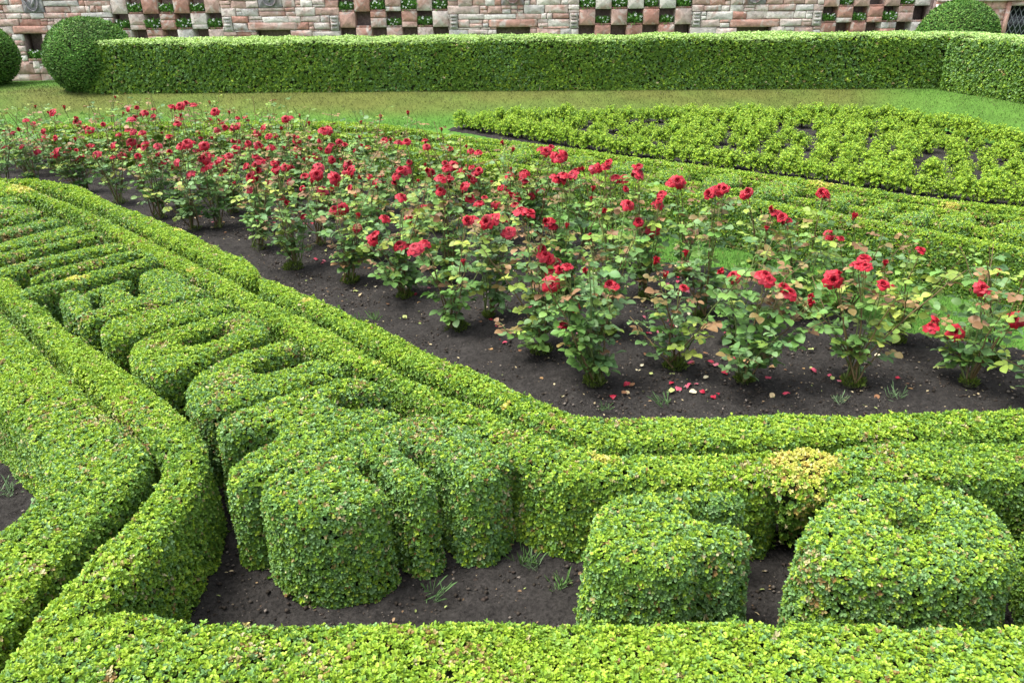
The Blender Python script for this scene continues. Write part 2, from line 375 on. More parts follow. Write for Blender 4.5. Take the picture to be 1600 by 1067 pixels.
letter('clipped letter of three joined bars just beyond the six-pronged group, with a yellow flecked side',
       [[(20, 455), (66, 440), (170, 417), (240, 396), (252, 404), (175, 430), (75, 452), (30, 466)],
        [(40, 432), (80, 418), (150, 402), (212, 386), (226, 394), (150, 413), (74, 432), (44, 440)], [(205, 380), (240, 392), (252, 404), (226, 402)],
        [(-30, 424), (50, 404), (120, 388), (176, 376), (212, 384), (140, 396), (60, 414), (-20, 436)]], vox=.032, yellow=[(P(120, 433, HL), .1)])
letter('plain clipped bar in the left middle distance beyond the joined bars',
       [[(-60, 408), (30, 388), (110, 370), (152, 358), (166, 366), (112, 379), (50, 392), (-50, 416)]], vox=.035)
letter('clipped bar next to the inner hedge, second of the thin bars on the left',
       [[(-60, 392), (40, 367), (110, 350), (125, 354), (140, 362), (50, 380), (-50, 400)]], vox=.035)
letter('bluish clipped bar with a notch at the far left, third of the thin bars',
       [[(-60, 370), (30, 350), (80, 336), (112, 344), (50, 358), (-50, 378)]], vox=.035, blue=.6)
letter('far clipped letter at the left edge with a small dark hollow',
       [[(-60, 352), (10, 341), (30, 334), (-40, 330), (-60, 322), (20, 316), (58, 322), (70, 332), (40, 340), (-40, 360)]], vox=.035)
letter('farthest clipped bar tucked in the rounded end of the near parterre',
       [[(-80, 316), (0, 308), (30, 304), (44, 312), (0, 318), (-80, 326)], [(-80, 306), (-20, 300), (15, 298), (10, 303), (-80, 312)]], vox=.035)
letter('square clipped letter in front at the lower right with a notch in its right side',
       [[(920, 815), (930, 782), (965, 764), (1060, 755), (1140, 755), (1166, 764), (1168, 776), (1125, 781), (1088, 782), (1080, 798), (1130, 808), (1168, 815), (1186, 835), (1156, 850), (1092, 850), (1086, 874), (1050, 888), (960, 880), (922, 862), (914, 835)]], vox=.022, blue=.45, dry=.07, bat=.07, sh=.014, r=.06)
letter('large rounded clipped letter with a small hole, at the lower right corner',
       [[(1262, 800), (1298, 764), (1339, 748), (1411, 745), (1488, 754), (1542, 779), (1586, 815), (1600, 850), (1584, 888), (1510, 902), (1400, 896), (1320, 890), (1262, 872), (1240, 836)]],
       holes=[[(1388, 792), (1425, 786), (1466, 802), (1454, 826), (1402, 820)]], vox=.022, blue=.3, dry=.06, bat=.07, sh=.013, r=.065)
# ------------------------------------------------------------------ far parterre on the right
GF = 'clipped hedges of the far parterre'
def farh(label, top, bottom_, h=HB, vox=.036, **kw):
    a = dict(blue=.05, dry=.05, tipgain=1.15, px=.0019); a.update(kw)
    return hedge(HN, label, 'hedge', Vol([pts(top + bottom_[::-1], h)], h, r=.04, bump=.008, bat=.01, sh=.044), vox, group=GF, **a)
farh('tall-fronted box hedge behind the roses, facing the lawn strip on the right',
     [(560, 212), (640, 226), (700, 238), (840, 258), (940, 271), (1060, 290), (1127, 300), (1229, 316), (1364, 339), (1499, 364), (1600, 382), (1800, 418)],
     [(560, 222), (640, 236), (700, 248), (840, 268), (940, 283), (1060, 303), (1127, 313), (1229, 330), (1364, 353), (1499, 379), (1600, 396), (1800, 434)], blue=.1)
farh('thin second hedge just behind the tall-fronted one of the far parterre',
     [(600, 211), (700, 226), (840, 246), (1060, 277), (1229, 301), (1364, 323), (1499, 345), (1600, 362), (1800, 396)],
     [(600, 217), (700, 234), (840, 254), (1060, 286), (1229, 311), (1364, 334), (1499, 358), (1600, 376), (1800, 411)])
farh('rear box hedge of the far parterre next to the soil of the young shrubs',
     [(540, 190), (640, 199), (700, 209), (869, 226), (1060, 253), (1229, 273), (1397, 300), (1600, 321), (1800, 345)],
     [(540, 195), (640, 205), (700, 216), (869, 234), (1060, 262), (1229, 283), (1397, 311), (1600, 333), (1800, 358)], yellow=[(P(1285, 286, HB), .15), (P(1485, 319, HB), .12)])
farh('thin inner hedge in front of the rear hedge of the far parterre',
     [(660, 213), (869, 237), (1060, 264), (1229, 286), (1397, 314), (1600, 337), (1800, 362)],
     [(660, 218), (869, 243), (1060, 270), (1229, 293), (1397, 322), (1600, 346), (1800, 372)])
farh('yellowish strip of box hedge behind the roses at the upper left',
     [(60, 194), (240, 190), (420, 188), (560, 190), (640, 197)], [(60, 203), (240, 199), (420, 197), (560, 199), (640, 207)], tipgain=1.3, blue=0)
farh('second yellowish hedge strip behind the roses, nearer than the first',
     [(60, 209), (240, 204), (420, 203), (560, 207), (600, 211)], [(60, 217), (240, 212), (420, 210), (560, 214), (600, 218)], tipgain=1.3, blue=0)
FL = [([(1540, 352), (1580, 346), (1640, 344), (1720, 352), (1700, 372), (1620, 372), (1548, 364)], 'large clipped block of the far motto at the right edge'),
      ([(1462, 340), (1478, 331), (1524, 330), (1530, 344), (1524, 356), (1470, 352)], 'squarish clipped block second from the right edge in the far motto'),
      ([(1386, 342), (1404, 332), (1430, 328), (1466, 327), (1462, 338), (1440, 349), (1405, 347)], 'curved clipped block joined to the squarish one in the far motto'),
      ([(1346, 329), (1372, 316), (1408, 313), (1404, 324), (1384, 337)], 'clipped block with a dark notch behind the pale tall rose shoot'),
      ([(1268, 311), (1290, 300), (1340, 300), (1348, 312), (1320, 322), (1290, 320)], 'pale clipped block right of the double bloom in the far motto'),
      ([(1172, 295), (1195, 281), (1240, 281), (1262, 292), (1235, 306), (1195, 304)], 'round clipped block behind the twin red blooms in the far motto'),
      ([(1090, 283), (1110, 271), (1150, 270), (1165, 279), (1150, 291), (1110, 291)], 'small clipped block left of the round one in the far motto'),
      ([(1015, 272), (1035, 263), (1070, 262), (1085, 270), (1070, 280), (1030, 279)], 'bluish clipped block in the middle of the far motto'),
      ([(950, 262), (965, 253), (1000, 252), (1010, 260), (990, 269), (960, 268)], 'clipped block left of the bluish one in the far motto'),
      ([(870, 250), (885, 243), (925, 242), (940, 250), (920, 257), (885, 256)], 'low clipped block near the cluster of red blooms in the far motto'),
      ([(775, 240), (785, 229), (810, 224), (835, 231), (838, 243), (812, 250), (785, 248)], 'dark rounded clipped block at the left of the far motto')]
for i, (p, l) in enumerate(FL):
    hedge('topiary_block', l, 'topiary', Vol([pts(p, HL)], HL, r=.035, bump=.010, bat=.02, sh=.018), .036, group='clipped blocks of the far motto', blue=(.45 if i % 2 == 0 else .3), dry=.10, tipgain=1.0, px=.0019)

# ------------------------------------------------------------------ terrain
bank_l = [(-40., -8.), (-40., 12.8)]
c1 = P(1405, 186, 0)[:2]; c2 = P(1620, 240, 0)[:2]; c3 = c2 + (c2 - c1) / np.linalg.norm(c2 - c1) * 8
PAR = np.array([(-40., -12.), (-40., 12.75), tuple(P(0, 192, 0)[:2]), tuple(P(700, 192, 0)[:2]), tuple(c1), tuple(c2), tuple(c3), (14., -12.)])
PARc = PAR
ZU = .30
def sm(t): t = np.clip(t, 0, 1); return t * t * (3 - 2 * t)
def zt(X):
    s = sd_poly(PARc, X); z = ZU * sm((s + .05) / 1.35)
    z = z - .14 * sm((s - 2.6) / 1.6)
    return z
HB0 = P(125, 147, ZU)[:2]; HB1 = P(1458, 138.5, ZU)[:2]; HB2 = P(1600, 163, ZU)[:2]; HB2 = HB1 + (HB2 - HB1) * 2.2
GSOIL_NEAR = pts([(1900, 620), (1700, 572), (1600, 548), (1500, 532), (1396, 513), (1290, 475), (1190, 440), (1130, 420), (1040, 412), (965, 398), (900, 360), (820, 325), (740, 293), (640, 258), (560, 236), (420, 226), (200, 222), (0, 224), (-400, 232)], 0)
SOILN = np.concatenate([GSOIL_NEAR, [(-12, 3.0), (-12, -3.5), (10, -3.5), (10, 2.5)]])
SHRUBBED = pts([(700, 203), (800, 222), (900, 238), (1060, 262), (1229, 283), (1400, 310), (1600, 338), (1900, 372), (1900, 300), (1700, 262), (1600, 240), (1500, 212), (1430, 193), (1300, 186), (1000, 187), (800, 192), (715, 196)], 0)
def grid(x0, x1, y0, y1, st):
    nx = int((x1 - x0) / st) + 1; ny = int((y1 - y0) / st) + 1
    gx = np.linspace(x0, x1, nx); gy = np.linspace(y0, y1, ny); X, Y = np.meshgrid(gx, gy, indexing='ij')
    i, j = np.meshgrid(np.arange(nx - 1), np.arange(ny - 1), indexing='ij'); b = (i * ny + j).ravel()
    return np.c_[X.ravel(), Y.ravel()], np.stack([b, b + ny, b + ny + 1, b + 1], 1)
# lawn and bank: one sheet, fine near, coarse far
def turf_col(X, z):
    s = sd_poly(PARc, X); n = fbm(X * 1.3, 4); n2 = fbm(X * 6, 3)
    br = np.array([.076, .088, .020]); bg_ = np.array([.052, .125, .018])
    onb = sm((s - .1) / .5) * (1 - sm((s - 1.9) / .8))           # drier mossy turf on the bank
    right = sm((X[:, 0] - 5.2) / 1.8)
    left = sm((-X[:, 0] - 8.0) / 2)
    wgt = np.clip(onb * (.62 + .38 * sm((s - .3) / .8)) * (1 - .85 * right) * (1 - .7 * left) * (.5 + 1.0 * n), 0, 1)
    c = bg_ * (1 - wgt[:, None]) + br * wgt[:, None]
    c = c * (1 - .0 * onb[:, None] * (1 - right[:, None])) 
    return c * (.75 + .5 * n2)[:, None]
Xg, Qg = grid(-16, 16, 3, 22, .09)
zg = zt(Xg) - .006 + .012 * (fbm(Xg * 3, 2) - .5)
A = Acc(); A.add(np.c_[Xg, zg], Qg, turf_col(Xg, zg))
Xo, Qo = grid(-120, 120, -60, 160, 2.0)
fc = Xo[Qo].mean(1); keep = ~((abs(fc[:, 0]) < 14) & (fc[:, 1] > 5) & (fc[:, 1] < 20))
A.add(np.c_[Xo, zt(Xo) * 0 + np.where(Xo[:, 1] > 15, .1, -.06)], Qo[keep], turf_col(Xo, 0))
tag(A.build('lawn', [M_GRASSG], smooth=True), kind='structure')
# soil
def soil(name, poly, z0, x0, x1, y0, y1, st):
    X, Q = grid(x0, x1, y0, y1, st); d = sd_poly(poly, X)
    fcd = d[Q].max(1); Q = Q[fcd < st * 1.5]
    z = z0 + .035 * (fbm(X * 2.2, 3) - .5) + .045 * (fbm(X * 8 + 3, 3) - .5) + .03 * np.clip(vnoise(X * 26) - .55, 0, 1) + .014 * (vnoise(X * 45) - .5)
    z = z - .05 * sm((d + .08) / .12)
    n = fbm(X * 3 + 7, 3)[:, None]; c = np.array([.0165, .015, .0138]) * (.7 + .7 * n) + np.array([.012, .011, .0098]) * (vnoise(X * 60)[:, None])
    A = Acc(); A.add(np.c_[X, z], Q, c); return tag(A.build(name, [M_SOIL], smooth=True), kind='structure')
soil('soil', SOILN, .022, -4.2, 6, .9, 7.2, .02)
soil('soil', SOILN, .022, -12, 6, 7.2, 13, .05)
soil('soil', SHRUBBED, .02, -2, 12, 5, 13.5, .05)
FPB = pts([(640, 208), (869, 240), (1229, 292), (1600, 345), (1900, 385), (1900, 470), (1600, 415), (1229, 345), (1060, 318), (840, 285), (640, 245)], 0)
soil('soil', FPB, .015, -3, 8, 4, 13, .06)

# grass blades: two sheets of stuff (nobody could count them)
def blades(name, X, size, cols, lean=.5):
    n = len(X); z = zt(X); pos = np.c_[X, z - .004]
    d = norm(np.c_[rng.normal(0, lean, n), rng.normal(0, lean, n), np.ones(n)]); nr = np.cross(d, norm(rng.normal(0, 1, (n, 3))))
    V, F, q = leaves(pos, d, nr, size * rng.uniform(.6, 1.3, n), np.full(n, .16), detail=False)
    A = Acc(); A.add(V, F, np.repeat(cols, q, 0)); return A.build(name, [M_BLADE])
def sample_poly(fn, x0, x1, y0, y1, n):
    X = np.c_[rng.uniform(x0, x1, n), rng.uniform(y0, y1, n)]; return X[fn(X)]
lawnstrip = pts([(1900, 620), (1600, 546), (1396, 513), (1290, 475), (1190, 440), (1130, 420), (1040, 412), (965, 398), (900, 360), (820, 325), (740, 293), (640, 258), (640, 240), (840, 280), (1060, 320), (1229, 350), (1600, 430), (1900, 500)], 0)
X = sample_poly(lambda X: sd_poly(lawnstrip, X) < .03, -1.5, 6, 3, 11, 260000)
c = np.array([.08, .18, .035]) * rng.uniform(.6, 1.4, (len(X), 1)); c = np.where(rng.random((len(X), 1)) < .08, np.array([.3, .3, .1]), c)
tag(blades('grass', X, .03, c), 'short green grass on the lawn strip beyond the rose bed', 'grass', kind='stuff')
def onbank(X):
    s = sd_poly(PARc, X); return (s > -.6) & (s < 4.2)
X = sample_poly(onbank, -14, 12, 6, 17, 330000); X = X[sd_poly(SHRUBBED, X) > .1]
c = turf_col(X, 0) * rng.uniform(.55, 1.5, (len(X), 1)) * (.7 + .6 * fbm(X * 3.5 + 11, 3))[:, None]; dryb = rng.random((len(X), 1)) < .1; c = np.where(dryb, np.array([.13, .12, .055]), c)
c = c * .85
tag(blades('grass', X, .035, c, .8), 'mown grass on the bank below the tall hedge', 'grass', kind='stuff')

# ------------------------------------------------------------------ tall hedge
T = .95; ZT = 1.15
n01 = np.array([-(HB1 - HB0)[1], (HB1 - HB0)[0]]); n01 = n01 / np.linalg.norm(n01)
if n01[1] < 0: n01 = -n01
d12 = (HB2 - HB1); n12 = np.array([-d12[1], d12[0]]); n12 = n12 / np.linalg.norm(n12)
if n12[0] < 0: n12 = -n12
ins = .04
corner_out = HB1 + (n01 + n12) / (1 + n01 @ n12) * T
hd = (HB1 - HB0) / np.linalg.norm(HB1 - HB0)
main = np.array([HB0 + n01 * ins, HB1 + n01 * ins + hd * .45, HB1 + n01 * T + hd * .45, HB0 + n01 * T])
def dens_poly(p, st=.6):
    out = []
    for a, b in zip(p, np.roll(p, -1, 0)):
        k = max(1, int(np.linalg.norm(b - a) / st)); out += [a + (b - a) * i / k for i in range(k)]
    return np.array(out)
hedge('tall_hedge', 'long chest-high clipped hedge standing on the grass bank in front of the wall', 'hedge', Vol([dens_poly(main)], ZT - ZU, z0=ZU - .02, r=.09, bump=.030, bf=1.5, bat=.02, ch=1), .1, cover=1.3, px=.0019, core_in=.035, blue=.12, dry=.015, flush=.8, tipgain=.6)
right = np.array([HB1 + n12 * .02 + np.array([0, .0]), HB2 + n12 * ins, HB2 + n12 * T, corner_out])
hedge('tall_hedge', 'short return of the chest-high hedge coming forward at the right edge', 'hedge', Vol([dens_poly(right)], ZT - ZU + .01, z0=ZU - .02, r=.09, bump=.030, bf=1.5, bat=.02, ch=1), .1, cover=1.3, px=.0019, core_in=.035, blue=.25, dry=.01, flush=.8, tipgain=.4)

# ------------------------------------------------------------------ yew balls
YEW = np.array([[.05, .13, .018], [.065, .16, .024], [.04, .11, .018], [.09, .19, .03], [.11, .20, .035]])
def yew_ball(label, cx, cy, zb, rad, hgt, seed):
    nu, nv = 72, 40
    u = np.linspace(0, 2 * math.pi, nu, endpoint=False); v = np.linspace(0, 1, nv)
    U, Vv = np.meshgrid(u, v, indexing='ij')
    ang = -R(62) + Vv * (math.pi / 2 + R(62)); rr = np.cos(ang); zz = np.sin(ang)
    zlow = math.sin(-R(62)); z = (zz - zlow) / (1 - zlow) * hgt
    prof = np.maximum(rr, 0) ** .9
    n = vnoise(np.c_[(np.cos(U) * rr * 2 + seed).ravel(), (np.sin(U) * rr * 2).ravel(), (zz * 2).ravel()]).reshape(U.shape)
    r_ = rad * prof * (1 + .10 * (n - .5))
    V = np.stack([cx + np.cos(U) * r_, cy + np.sin(U) * r_, zb + z], -1).reshape(-1, 3)
    i, j = np.meshgrid(np.arange(nu), np.arange(nv - 1), indexing='ij'); a = (i * nv + j).ravel(); b = (((i + 1) % nu) * nv + j).ravel()
    Q = np.stack([a, b, b + 1, a + 1], 1)
    N = norm(V - np.array([cx, cy, zb + hgt * .45])) 
    A = Acc(); s0 = .05
    p, nn = scatter(V, Q, N, np.full(len(Q), 3600))
    A.add(V - N * .04, Q, (.02, .03, .01), 1)
    k = len(p); tang = norm(np.cross(nn, np.array([0, 0, 1.])) * rng.choice([-1, 1], (k, 1)) + rng.normal(0, .5, (k, 3)))
    d = norm(nn * .35 + tang * .9 + np.array([0, 0, .15])); pos = p - nn * rng.uniform(0, .03, (k, 1))
    Vv_, F, q = leaves(pos, d, norm(nn + rng.normal(0, .35, (k, 3))), np.full(k, s0) * rng.uniform(.6, 1.2, k), np.full(k, .38), detail=False)
    pn = vnoise(p * 3)[:, None]; c = pick(YEW, k) * rng.uniform(.7, 1.3, (k, 1)) * (.7 + .7 * pn)
    A.add(Vv_, F, np.repeat(c, q, 0), 0)
    o = A.build('yew_ball', [M_YEW, M_CORE]); return tag(o, label, 'topiary', 'clipped yew domes')
bpos = P(124, 147, ZU); yew_ball('big round yew dome at the left end of the tall hedge', bpos[0] + .03, bpos[1] + .62, ZU - .05, .75, 1.24, 1)
bl = P(-42, 138, ZU); yew_ball('yew dome mostly cut off by the left edge of the picture', bl[0] - .22, bl[1] + .5, ZU - .05, .80, 1.18, 5)
br = PV(1494, 60, 16.4); yew_ball('yew dome showing only its top above the right end of the tall hedge', br[0], 16.4, .2, .74, 1.37, 9)
# ------------------------------------------------------------------ garden wall
YW = 17.6
def U(px, py=25): return PV(px, py, YW)[0]
def Zw(py, px=800): return PV(px, py, YW)[2]
ZC = .31
zrow = [Zw(22, 260) - 2 * .305, Zw(22, 260) - .305, Zw(22, 260), Zw(22, 260) + .305, Zw(22, 260) + .61, Zw(22, 260) + .915, Zw(22, 260) + 1.22, Zw(22, 260) + 1.525]
PINK = np.array([[.47, .33, .28], [.50, .39, .34], [.55, .46, .41], [.43, .29, .24], [.57, .51, .46]]); RED = np.array([[.40, .23, .18], [.45, .27, .22], [.37, .20, .155]]); GREY = np.array([[.48, .45, .40], [.54, .51, .46], [.42, .40, .37]])
def stone_box(A, u0, u1, z0, z1, yf, dep, jit=.0, c=(.4, .3, .25), bev=.012):
    """a stone face with softened, slightly irregular outline"""
    j = lambda: random.uniform(-jit, jit)
    co = [(u0 + j(), z0 + j()), (u1 + j(), z0 + j()), (u1 + j(), z1 + j()), (u0 + j(), z1 + j())]
    k = min(bev, (u1 - u0) * .2, (z1 - z0) * .2); out = []
    for i in range(4):
        p = np.array(co[i]); a = np.array(co[i - 1]) - p; b = np.array(co[(i + 1) % 4]) - p
        a = a / np.linalg.norm(a); b = b / np.linalg.norm(b); out += [p + a * k * 1.6, p + (a + b) * k * .35, p + b * k * 1.6]
    out = np.array(out); cen = out.mean(0); n = 12
    fr = cen + (out - cen) * (1 - k / max(.02, min(u1 - u0, z1 - z0)) * 1.2)
    V = np.concatenate([np.c_[out[:, 0], np.full(n, yf + dep), out[:, 1]], np.c_[out[:, 0], np.full(n, yf + k), out[:, 1]], np.c_[fr[:, 0], np.full(n, yf), fr[:, 1]], [[cen[0], yf - random.uniform(0, .002), cen[1]]]])
    q = []
    for r_ in range(2):
        for i in range(n): q.append([r_ * n + i, r_ * n + (i + 1) % n, (r_ + 1) * n + (i + 1) % n, (r_ + 1) * n + i])
    t = [[2 * n + i, 2 * n + (i + 1) % n, 3 * n] for i in range(n)]
    c = np.asarray(c); cv = np.clip(c * (1 + .12 * (vnoise(V * 9) - .5)[:, None] * 4) , .02, .9)
    m = A.n
    A.V.append(V); A.C.append(cv); A.F.setdefault(4, []).append(np.array(q) + m); A.M.setdefault(4, []).append(np.zeros(len(q), int))
    A.F.setdefault(3, []).append(np.array(t) + m); A.M.setdefault(3, []).append(np.zeros(len(t), int)); A.n += len(V)
def boxm(A, u0, u1, y0, y1, z0, z1, c=(.3, .25, .2), mi=0):
    V = np.array([[x, y, z] for x in (u0, u1) for y in (y0, y1) for z in (z0, z1)])
    F = np.array([[0, 1, 3, 2], [4, 6, 7, 5], [0, 4, 5, 1], [2, 3, 7, 6], [0, 2, 6, 4], [1, 5, 7, 3]])
    A.add(V, F, c, mi)
ZB, ZTOP = .02, 3.1
WALL = Acc()
def stone_col(mix=None):
    r_ = random.random()
    pal = PINK if r_ < .66 else (GREY if r_ < .88 else RED)
    return pal[random.randrange(len(pal))] * random.uniform(.9, 1.15)
def rubble(u0, u1, z0, z1, keep=()):
    """keep: rectangles (a,b,c,d) left for dressed pieces or openings"""
    u = u0
    # mortar field around the openings, by horizontal bands
    cuts = sorted({z0, z1, *[k[2] for k in keep], *[k[3] for k in keep]}); cuts = [c for c in cuts if z0 <= c <= z1]
    for za, zb in zip(cuts[:-1], cuts[1:]):
        if zb - za < 1e-4: continue
        segs = [(u0, u1)]
        for k in keep:
            if k[2] < zb - 1e-5 and k[3] > za + 1e-5:
                ns = []
                for s0, s1 in segs:
                    if k[0] > s0: ns.append((s0, min(s1, k[0])))
                    if k[1] < s1: ns.append((max(s0, k[1]), s1))
                segs = [s_ for s_ in ns if s_[1] - s_[0] > 1e-4]
        for s0, s1 in segs:
            boxm(WALL, s0, s1, YW + .018, YW + .30, za, zb, mi=1)
            z = za
            while z < zb - .005:
                hc = random.choice([.10, .13, .18, .22, .15]) * random.uniform(.9, 1.1)
                if z + hc > zb - .07: hc = zb - z
                u = s0
                while u < s1 - .005:
                    lw = random.choice([.2, .34, .5, .62, .26, .12]) * random.uniform(.8, 1.2)
                    if u + lw > s1 - .07: lw = s1 - u
                    parts = [(z, z + hc)]
                    if lw < .22 and hc > .13 or random.random() < .12 and hc > .12: q = z + hc * random.uniform(.35, .65); parts = [(z, q), (q, z + hc)]
                    for c_, d_ in parts:
                        stone_box(WALL, u + .004, u + lw - .004, c_ + .004, d_ - .004, YW - random.uniform(0, .022), .06, min(.014, .1 * (d_ - c_)), stone_col(), .009)
                    u += lw
                z += hc
PLANTS = []
ZG = zrow
def chequer(xl, xr, first_solid, ncol):
    """block of alternating recesses; top visible row = row index 2"""
    ua, ub = U(xl), U(xr); pw = (ub - ua) / ncol
    for r_ in range(7):
        for c_ in range(ncol):
            a, b = ua + c_ * pw, ua + (c_ + 1) * pw; z0, z1 = ZG[r_], ZG[r_ + 1]
            solid = ((r_ + c_ + first_solid) % 2 == 0)
            if solid:
                pal = random.choice([PINK, RED, GREY, RED, PINK, PINK]); col = pal[random.randrange(len(pal))]
                split = random.random() < .45
                if split:
                    zm = z0 + (z1 - z0) * random.choice([.3, .35, .6]); col2 = random.choice([PINK, RED, GREY])[0]
                    stone_box(WALL, a + .003, b - .003, z0 + .003, zm - .003, YW - .006, .35, .003, col2, .006)
                    stone_box(WALL, a + .003, b - .003, zm + .003, z1 - .003, YW - .004, .35, .003, col, .006)
                else: stone_box(WALL, a + .003, b - .003, z0 + .003, z1 - .003, YW - .004 - random.uniform(0, .012), .35, .003, col, .006)
            else:
                # shallow stone trough lip at the foot of the recess
                stone_box(WALL, a + .004, b - .004, z0 + .002, z0 + .035, YW + .03, .05, .002, RED[0] * .9, .008)
                boxm(WALL, a + .01, b - .01, YW + .08, YW + .33, z0 + .002, z0 + .02, (.05, .04, .03), 1)
                if r_ in (1, 2, 3) and random.random() < .93: PLANTS.append(((a + b) / 2, z0 + .03, pw))
    return ua, ub
CH = [(176, 346, 0, 7), (530, 700, 1, 7), (905, 1080, 1, 7), (1285, 1450, 0, 7)]
rects = [chequer(*c) for c in CH]
Z0c, Z1c = ZG[0], ZG[7]
# below the recess panels and above them
for (ua, ub) in rects:
    rubble(ua, ub, ZB, Z0c); rubble(ua, ub, Z1c, ZTOP)
edges = [U(-420)] + [e for r_ in rects for e in r_] + [U(1455)]
# bays between the panels, each with an armorial slab over a deep niche
BAY = [(-420, 176), (346, 530), (700, 905), (1080, 1285)]
slabs = [(36, 68, 21), (404, 441, 13), (783, 819, 9), (1160, 1196, 8)]
niches = [(36, 66, 53, 96), (402, 455, 48, 92), (776, 828, 43, 90), (1150, 1203, 43, 90)]
NICHEPL = []
rb_bounds = [(U(-420), rects[0][0]), (rects[0][1], rects[1][0]), (rects[1][1], rects[2][0]), (rects[2][1], rects[3][0])]
SLAB = []
for k, (b0, b1) in enumerate(rb_bounds):
    sx0, sx1, sy = slabs[k]; s0, s1 = U(sx0, 10), U(sx1, 10); zs = Zw(sy, (sx0 + sx1) / 2)
    nx0, nx1, ny0, ny1 = niches[k]; n0, n1 = U(nx0, 60), U(nx1, 60); zn1 = Zw(ny0, (nx0 + nx1) / 2); zn0 = Zw(ny1, (nx0 + nx1) / 2)
    keep = [(s0, s1, zs, zs + .72), (n0, n1, zn0, zn1), (n0 - .16, n1 + .16, zn1, zn1 + .15)]
    # small carved corbels at the panel edges
    if k > 0: keep.append((b0 + .02, b0 + .2, Zw(46), Zw(22)))
    keep.append((b1 - .2, b1 - .02, Zw(46), Zw(22)))
    rubble(b0, b1, ZB, ZTOP, keep)
    stone_box(WALL, n0 - .155, n1 + .155, zn1 + .004, zn1 + .146, YW - .025, .3, .006, RED[0] * 1.05 if k != 1 else PINK[0], .015)
    boxm(WALL, n0 + .003, n1 - .003, YW - .01, YW + .3, zn0 - .05, zn0 + .001, (.3, .25, .2), 1)
    stone_box(WALL, n0 + .002, n1 - .002, zn0, zn0 + .05, YW - .012, .05, .002, RED[0], .01)
    NICHEPL.append(((n0 + n1) / 2, zn0 + .04, n1 - n0))
    for (a, b, c_, d_) in keep[3:]:
        stone_box(WALL, a + .005, b - .005, c_ + .004, d_ - .004, YW - .015, .1, .003, GREY[0] * .8, .01)
        um = (a + b) / 2
        for zz, ww, pr in ((.06, .05, .06), (.13, .065, .09), (.2, .055, .07), (.26, .065, .08)):
            stone_box(WALL, um - ww, um + ww, c_ + zz - .02, c_ + zz + .025, YW - pr, .1, .003, GREY[2] * .9, .008)
    SLAB.append((s0, s1, zs))
boxm(WALL, U(-420), U(1455) + .02, YW + .299, YW + .5, ZB, ZTOP, mi=1)      # body of the wall behind recesses and facing
boxm(WALL, rects[-1][1], U(1455) + .02, YW + .01, YW + .299, ZB, ZTOP, mi=1)
# coping
stone_box(WALL, U(-420), U(1455), ZTOP, ZTOP + .12, YW - .05, .5, 0, GREY[1], .03)
wall_o = WALL.build('garden_wall', [M_STONE, M_MORTAR])
tag(wall_o, 'old pink and grey sandstone wall with chequered flower recesses', 'wall')
for k, (s0, s1, zs) in enumerate(SLAB):
    A = Acc(); G = np.array([.22, .21, .22])
    stone_box(A, s0 + .004, s1 - .004, zs + .004, zs + .716, YW - .03, .12, .002, G, .012)
    # raised shield outline with a simple device
    um = (s0 + s1) / 2; hw = (s1 - s0) * .36; n = 22
    tt = np.linspace(0, 1, n); left = np.c_[um - hw * np.cos(tt * math.pi / 2) ** .8, zs + .42 - .38 * np.sin(tt * math.pi / 2)]
    path = np.concatenate([[[um - hw, zs + .66]], left, left[::-1] * [-1, 1] + [2 * um, 0], [[um + hw, zs + .66]]])
    for a, b in zip(path[:-1], path[1:]):
        d = b - a; L = np.linalg.norm(d)
        if L < 1e-5: continue
        d = d / L; nn = np.array([-d[1], d[0]]) * .013
        q = [a - nn - d * .004, b - nn + d * .004, b + nn + d * .004, a + nn - d * .004]
        V = np.array([[x, YW - .03, z] for x, z in q] + [[x, YW - .056, z] for x, z in q])
        A.add(V, np.array([[0, 1, 2, 3], [7, 6, 5, 4], [0, 4, 5, 1], [1, 5, 6, 2], [2, 6, 7, 3], [3, 7, 4, 0]]), G * 1.35)
    for s_ in (-1, 1):
        a = np.array([um + s_ * hw * .6, zs + .32]); b = np.array([um - s_ * hw * .1, zs + .12])
        d = norm(b - a); nn = np.array([-d[1], d[0]]) * .02; q = [a - nn, b - nn, b + nn, a + nn]; yo = YW - .05 - .006 * s_
        V = np.array([[x, YW - .03, z] for x, z in q] + [[x, yo, z] for x, z in q])
        A.add(V, np.array([[0, 1, 2, 3], [7, 6, 5, 4], [0, 4, 5, 1], [1, 5, 6, 2], [2, 6, 7, 3], [3, 7, 4, 0]]), G * 1.3)
    o = A.build('carved_panel', [M_STONE])
    tag(o, ['grey carved shield panel in the wall above the far left niche', 'grey carved panel between the first and second chequered groups', 'grey carved shield panel above the middle of the tall hedge', 'grey carved panel between the third and fourth chequered groups'][k], 'carving', 'carved panels in the wall')
# garden house at the right end
A = Acc(); ua, ub = U(1455), U(1800)
w0, w1 = U(1567, 40), U(1640, 40); wz1 = Zw(10, 1567); wz0 = Zw(70, 1567)
yy = YW - .12
for (a, b, c_, d_) in [(ua, w0 - .09, ZB, wz1 + .12), (w1, ub, ZB, wz1 + .12), (w0 - .09, w1, ZB, wz0), (ua, ub, wz1 + .12, 3.4)]:
    boxm(A, a, b, yy + .02, yy + .4, c_, d_, mi=1)
    z = c_
    while z < d_ - .02:
        hc = min(random.choice([.22, .27, .3]), d_ - z); u = a - random.uniform(0, .3)
        while u < b:
            lw = random.choice([.35, .5, .65]); p0, p1 = max(a, u), min(b, u + lw)
            if p1 - p0 > .03: stone_box(A, p0 + .004, p1 - .004, z + .004, z + hc - .004, yy, .04, .004, random.choice([RED, RED, PINK])[random.randrange(3)] * random.uniform(.95, 1.1), .01)
            u += lw
        z += hc
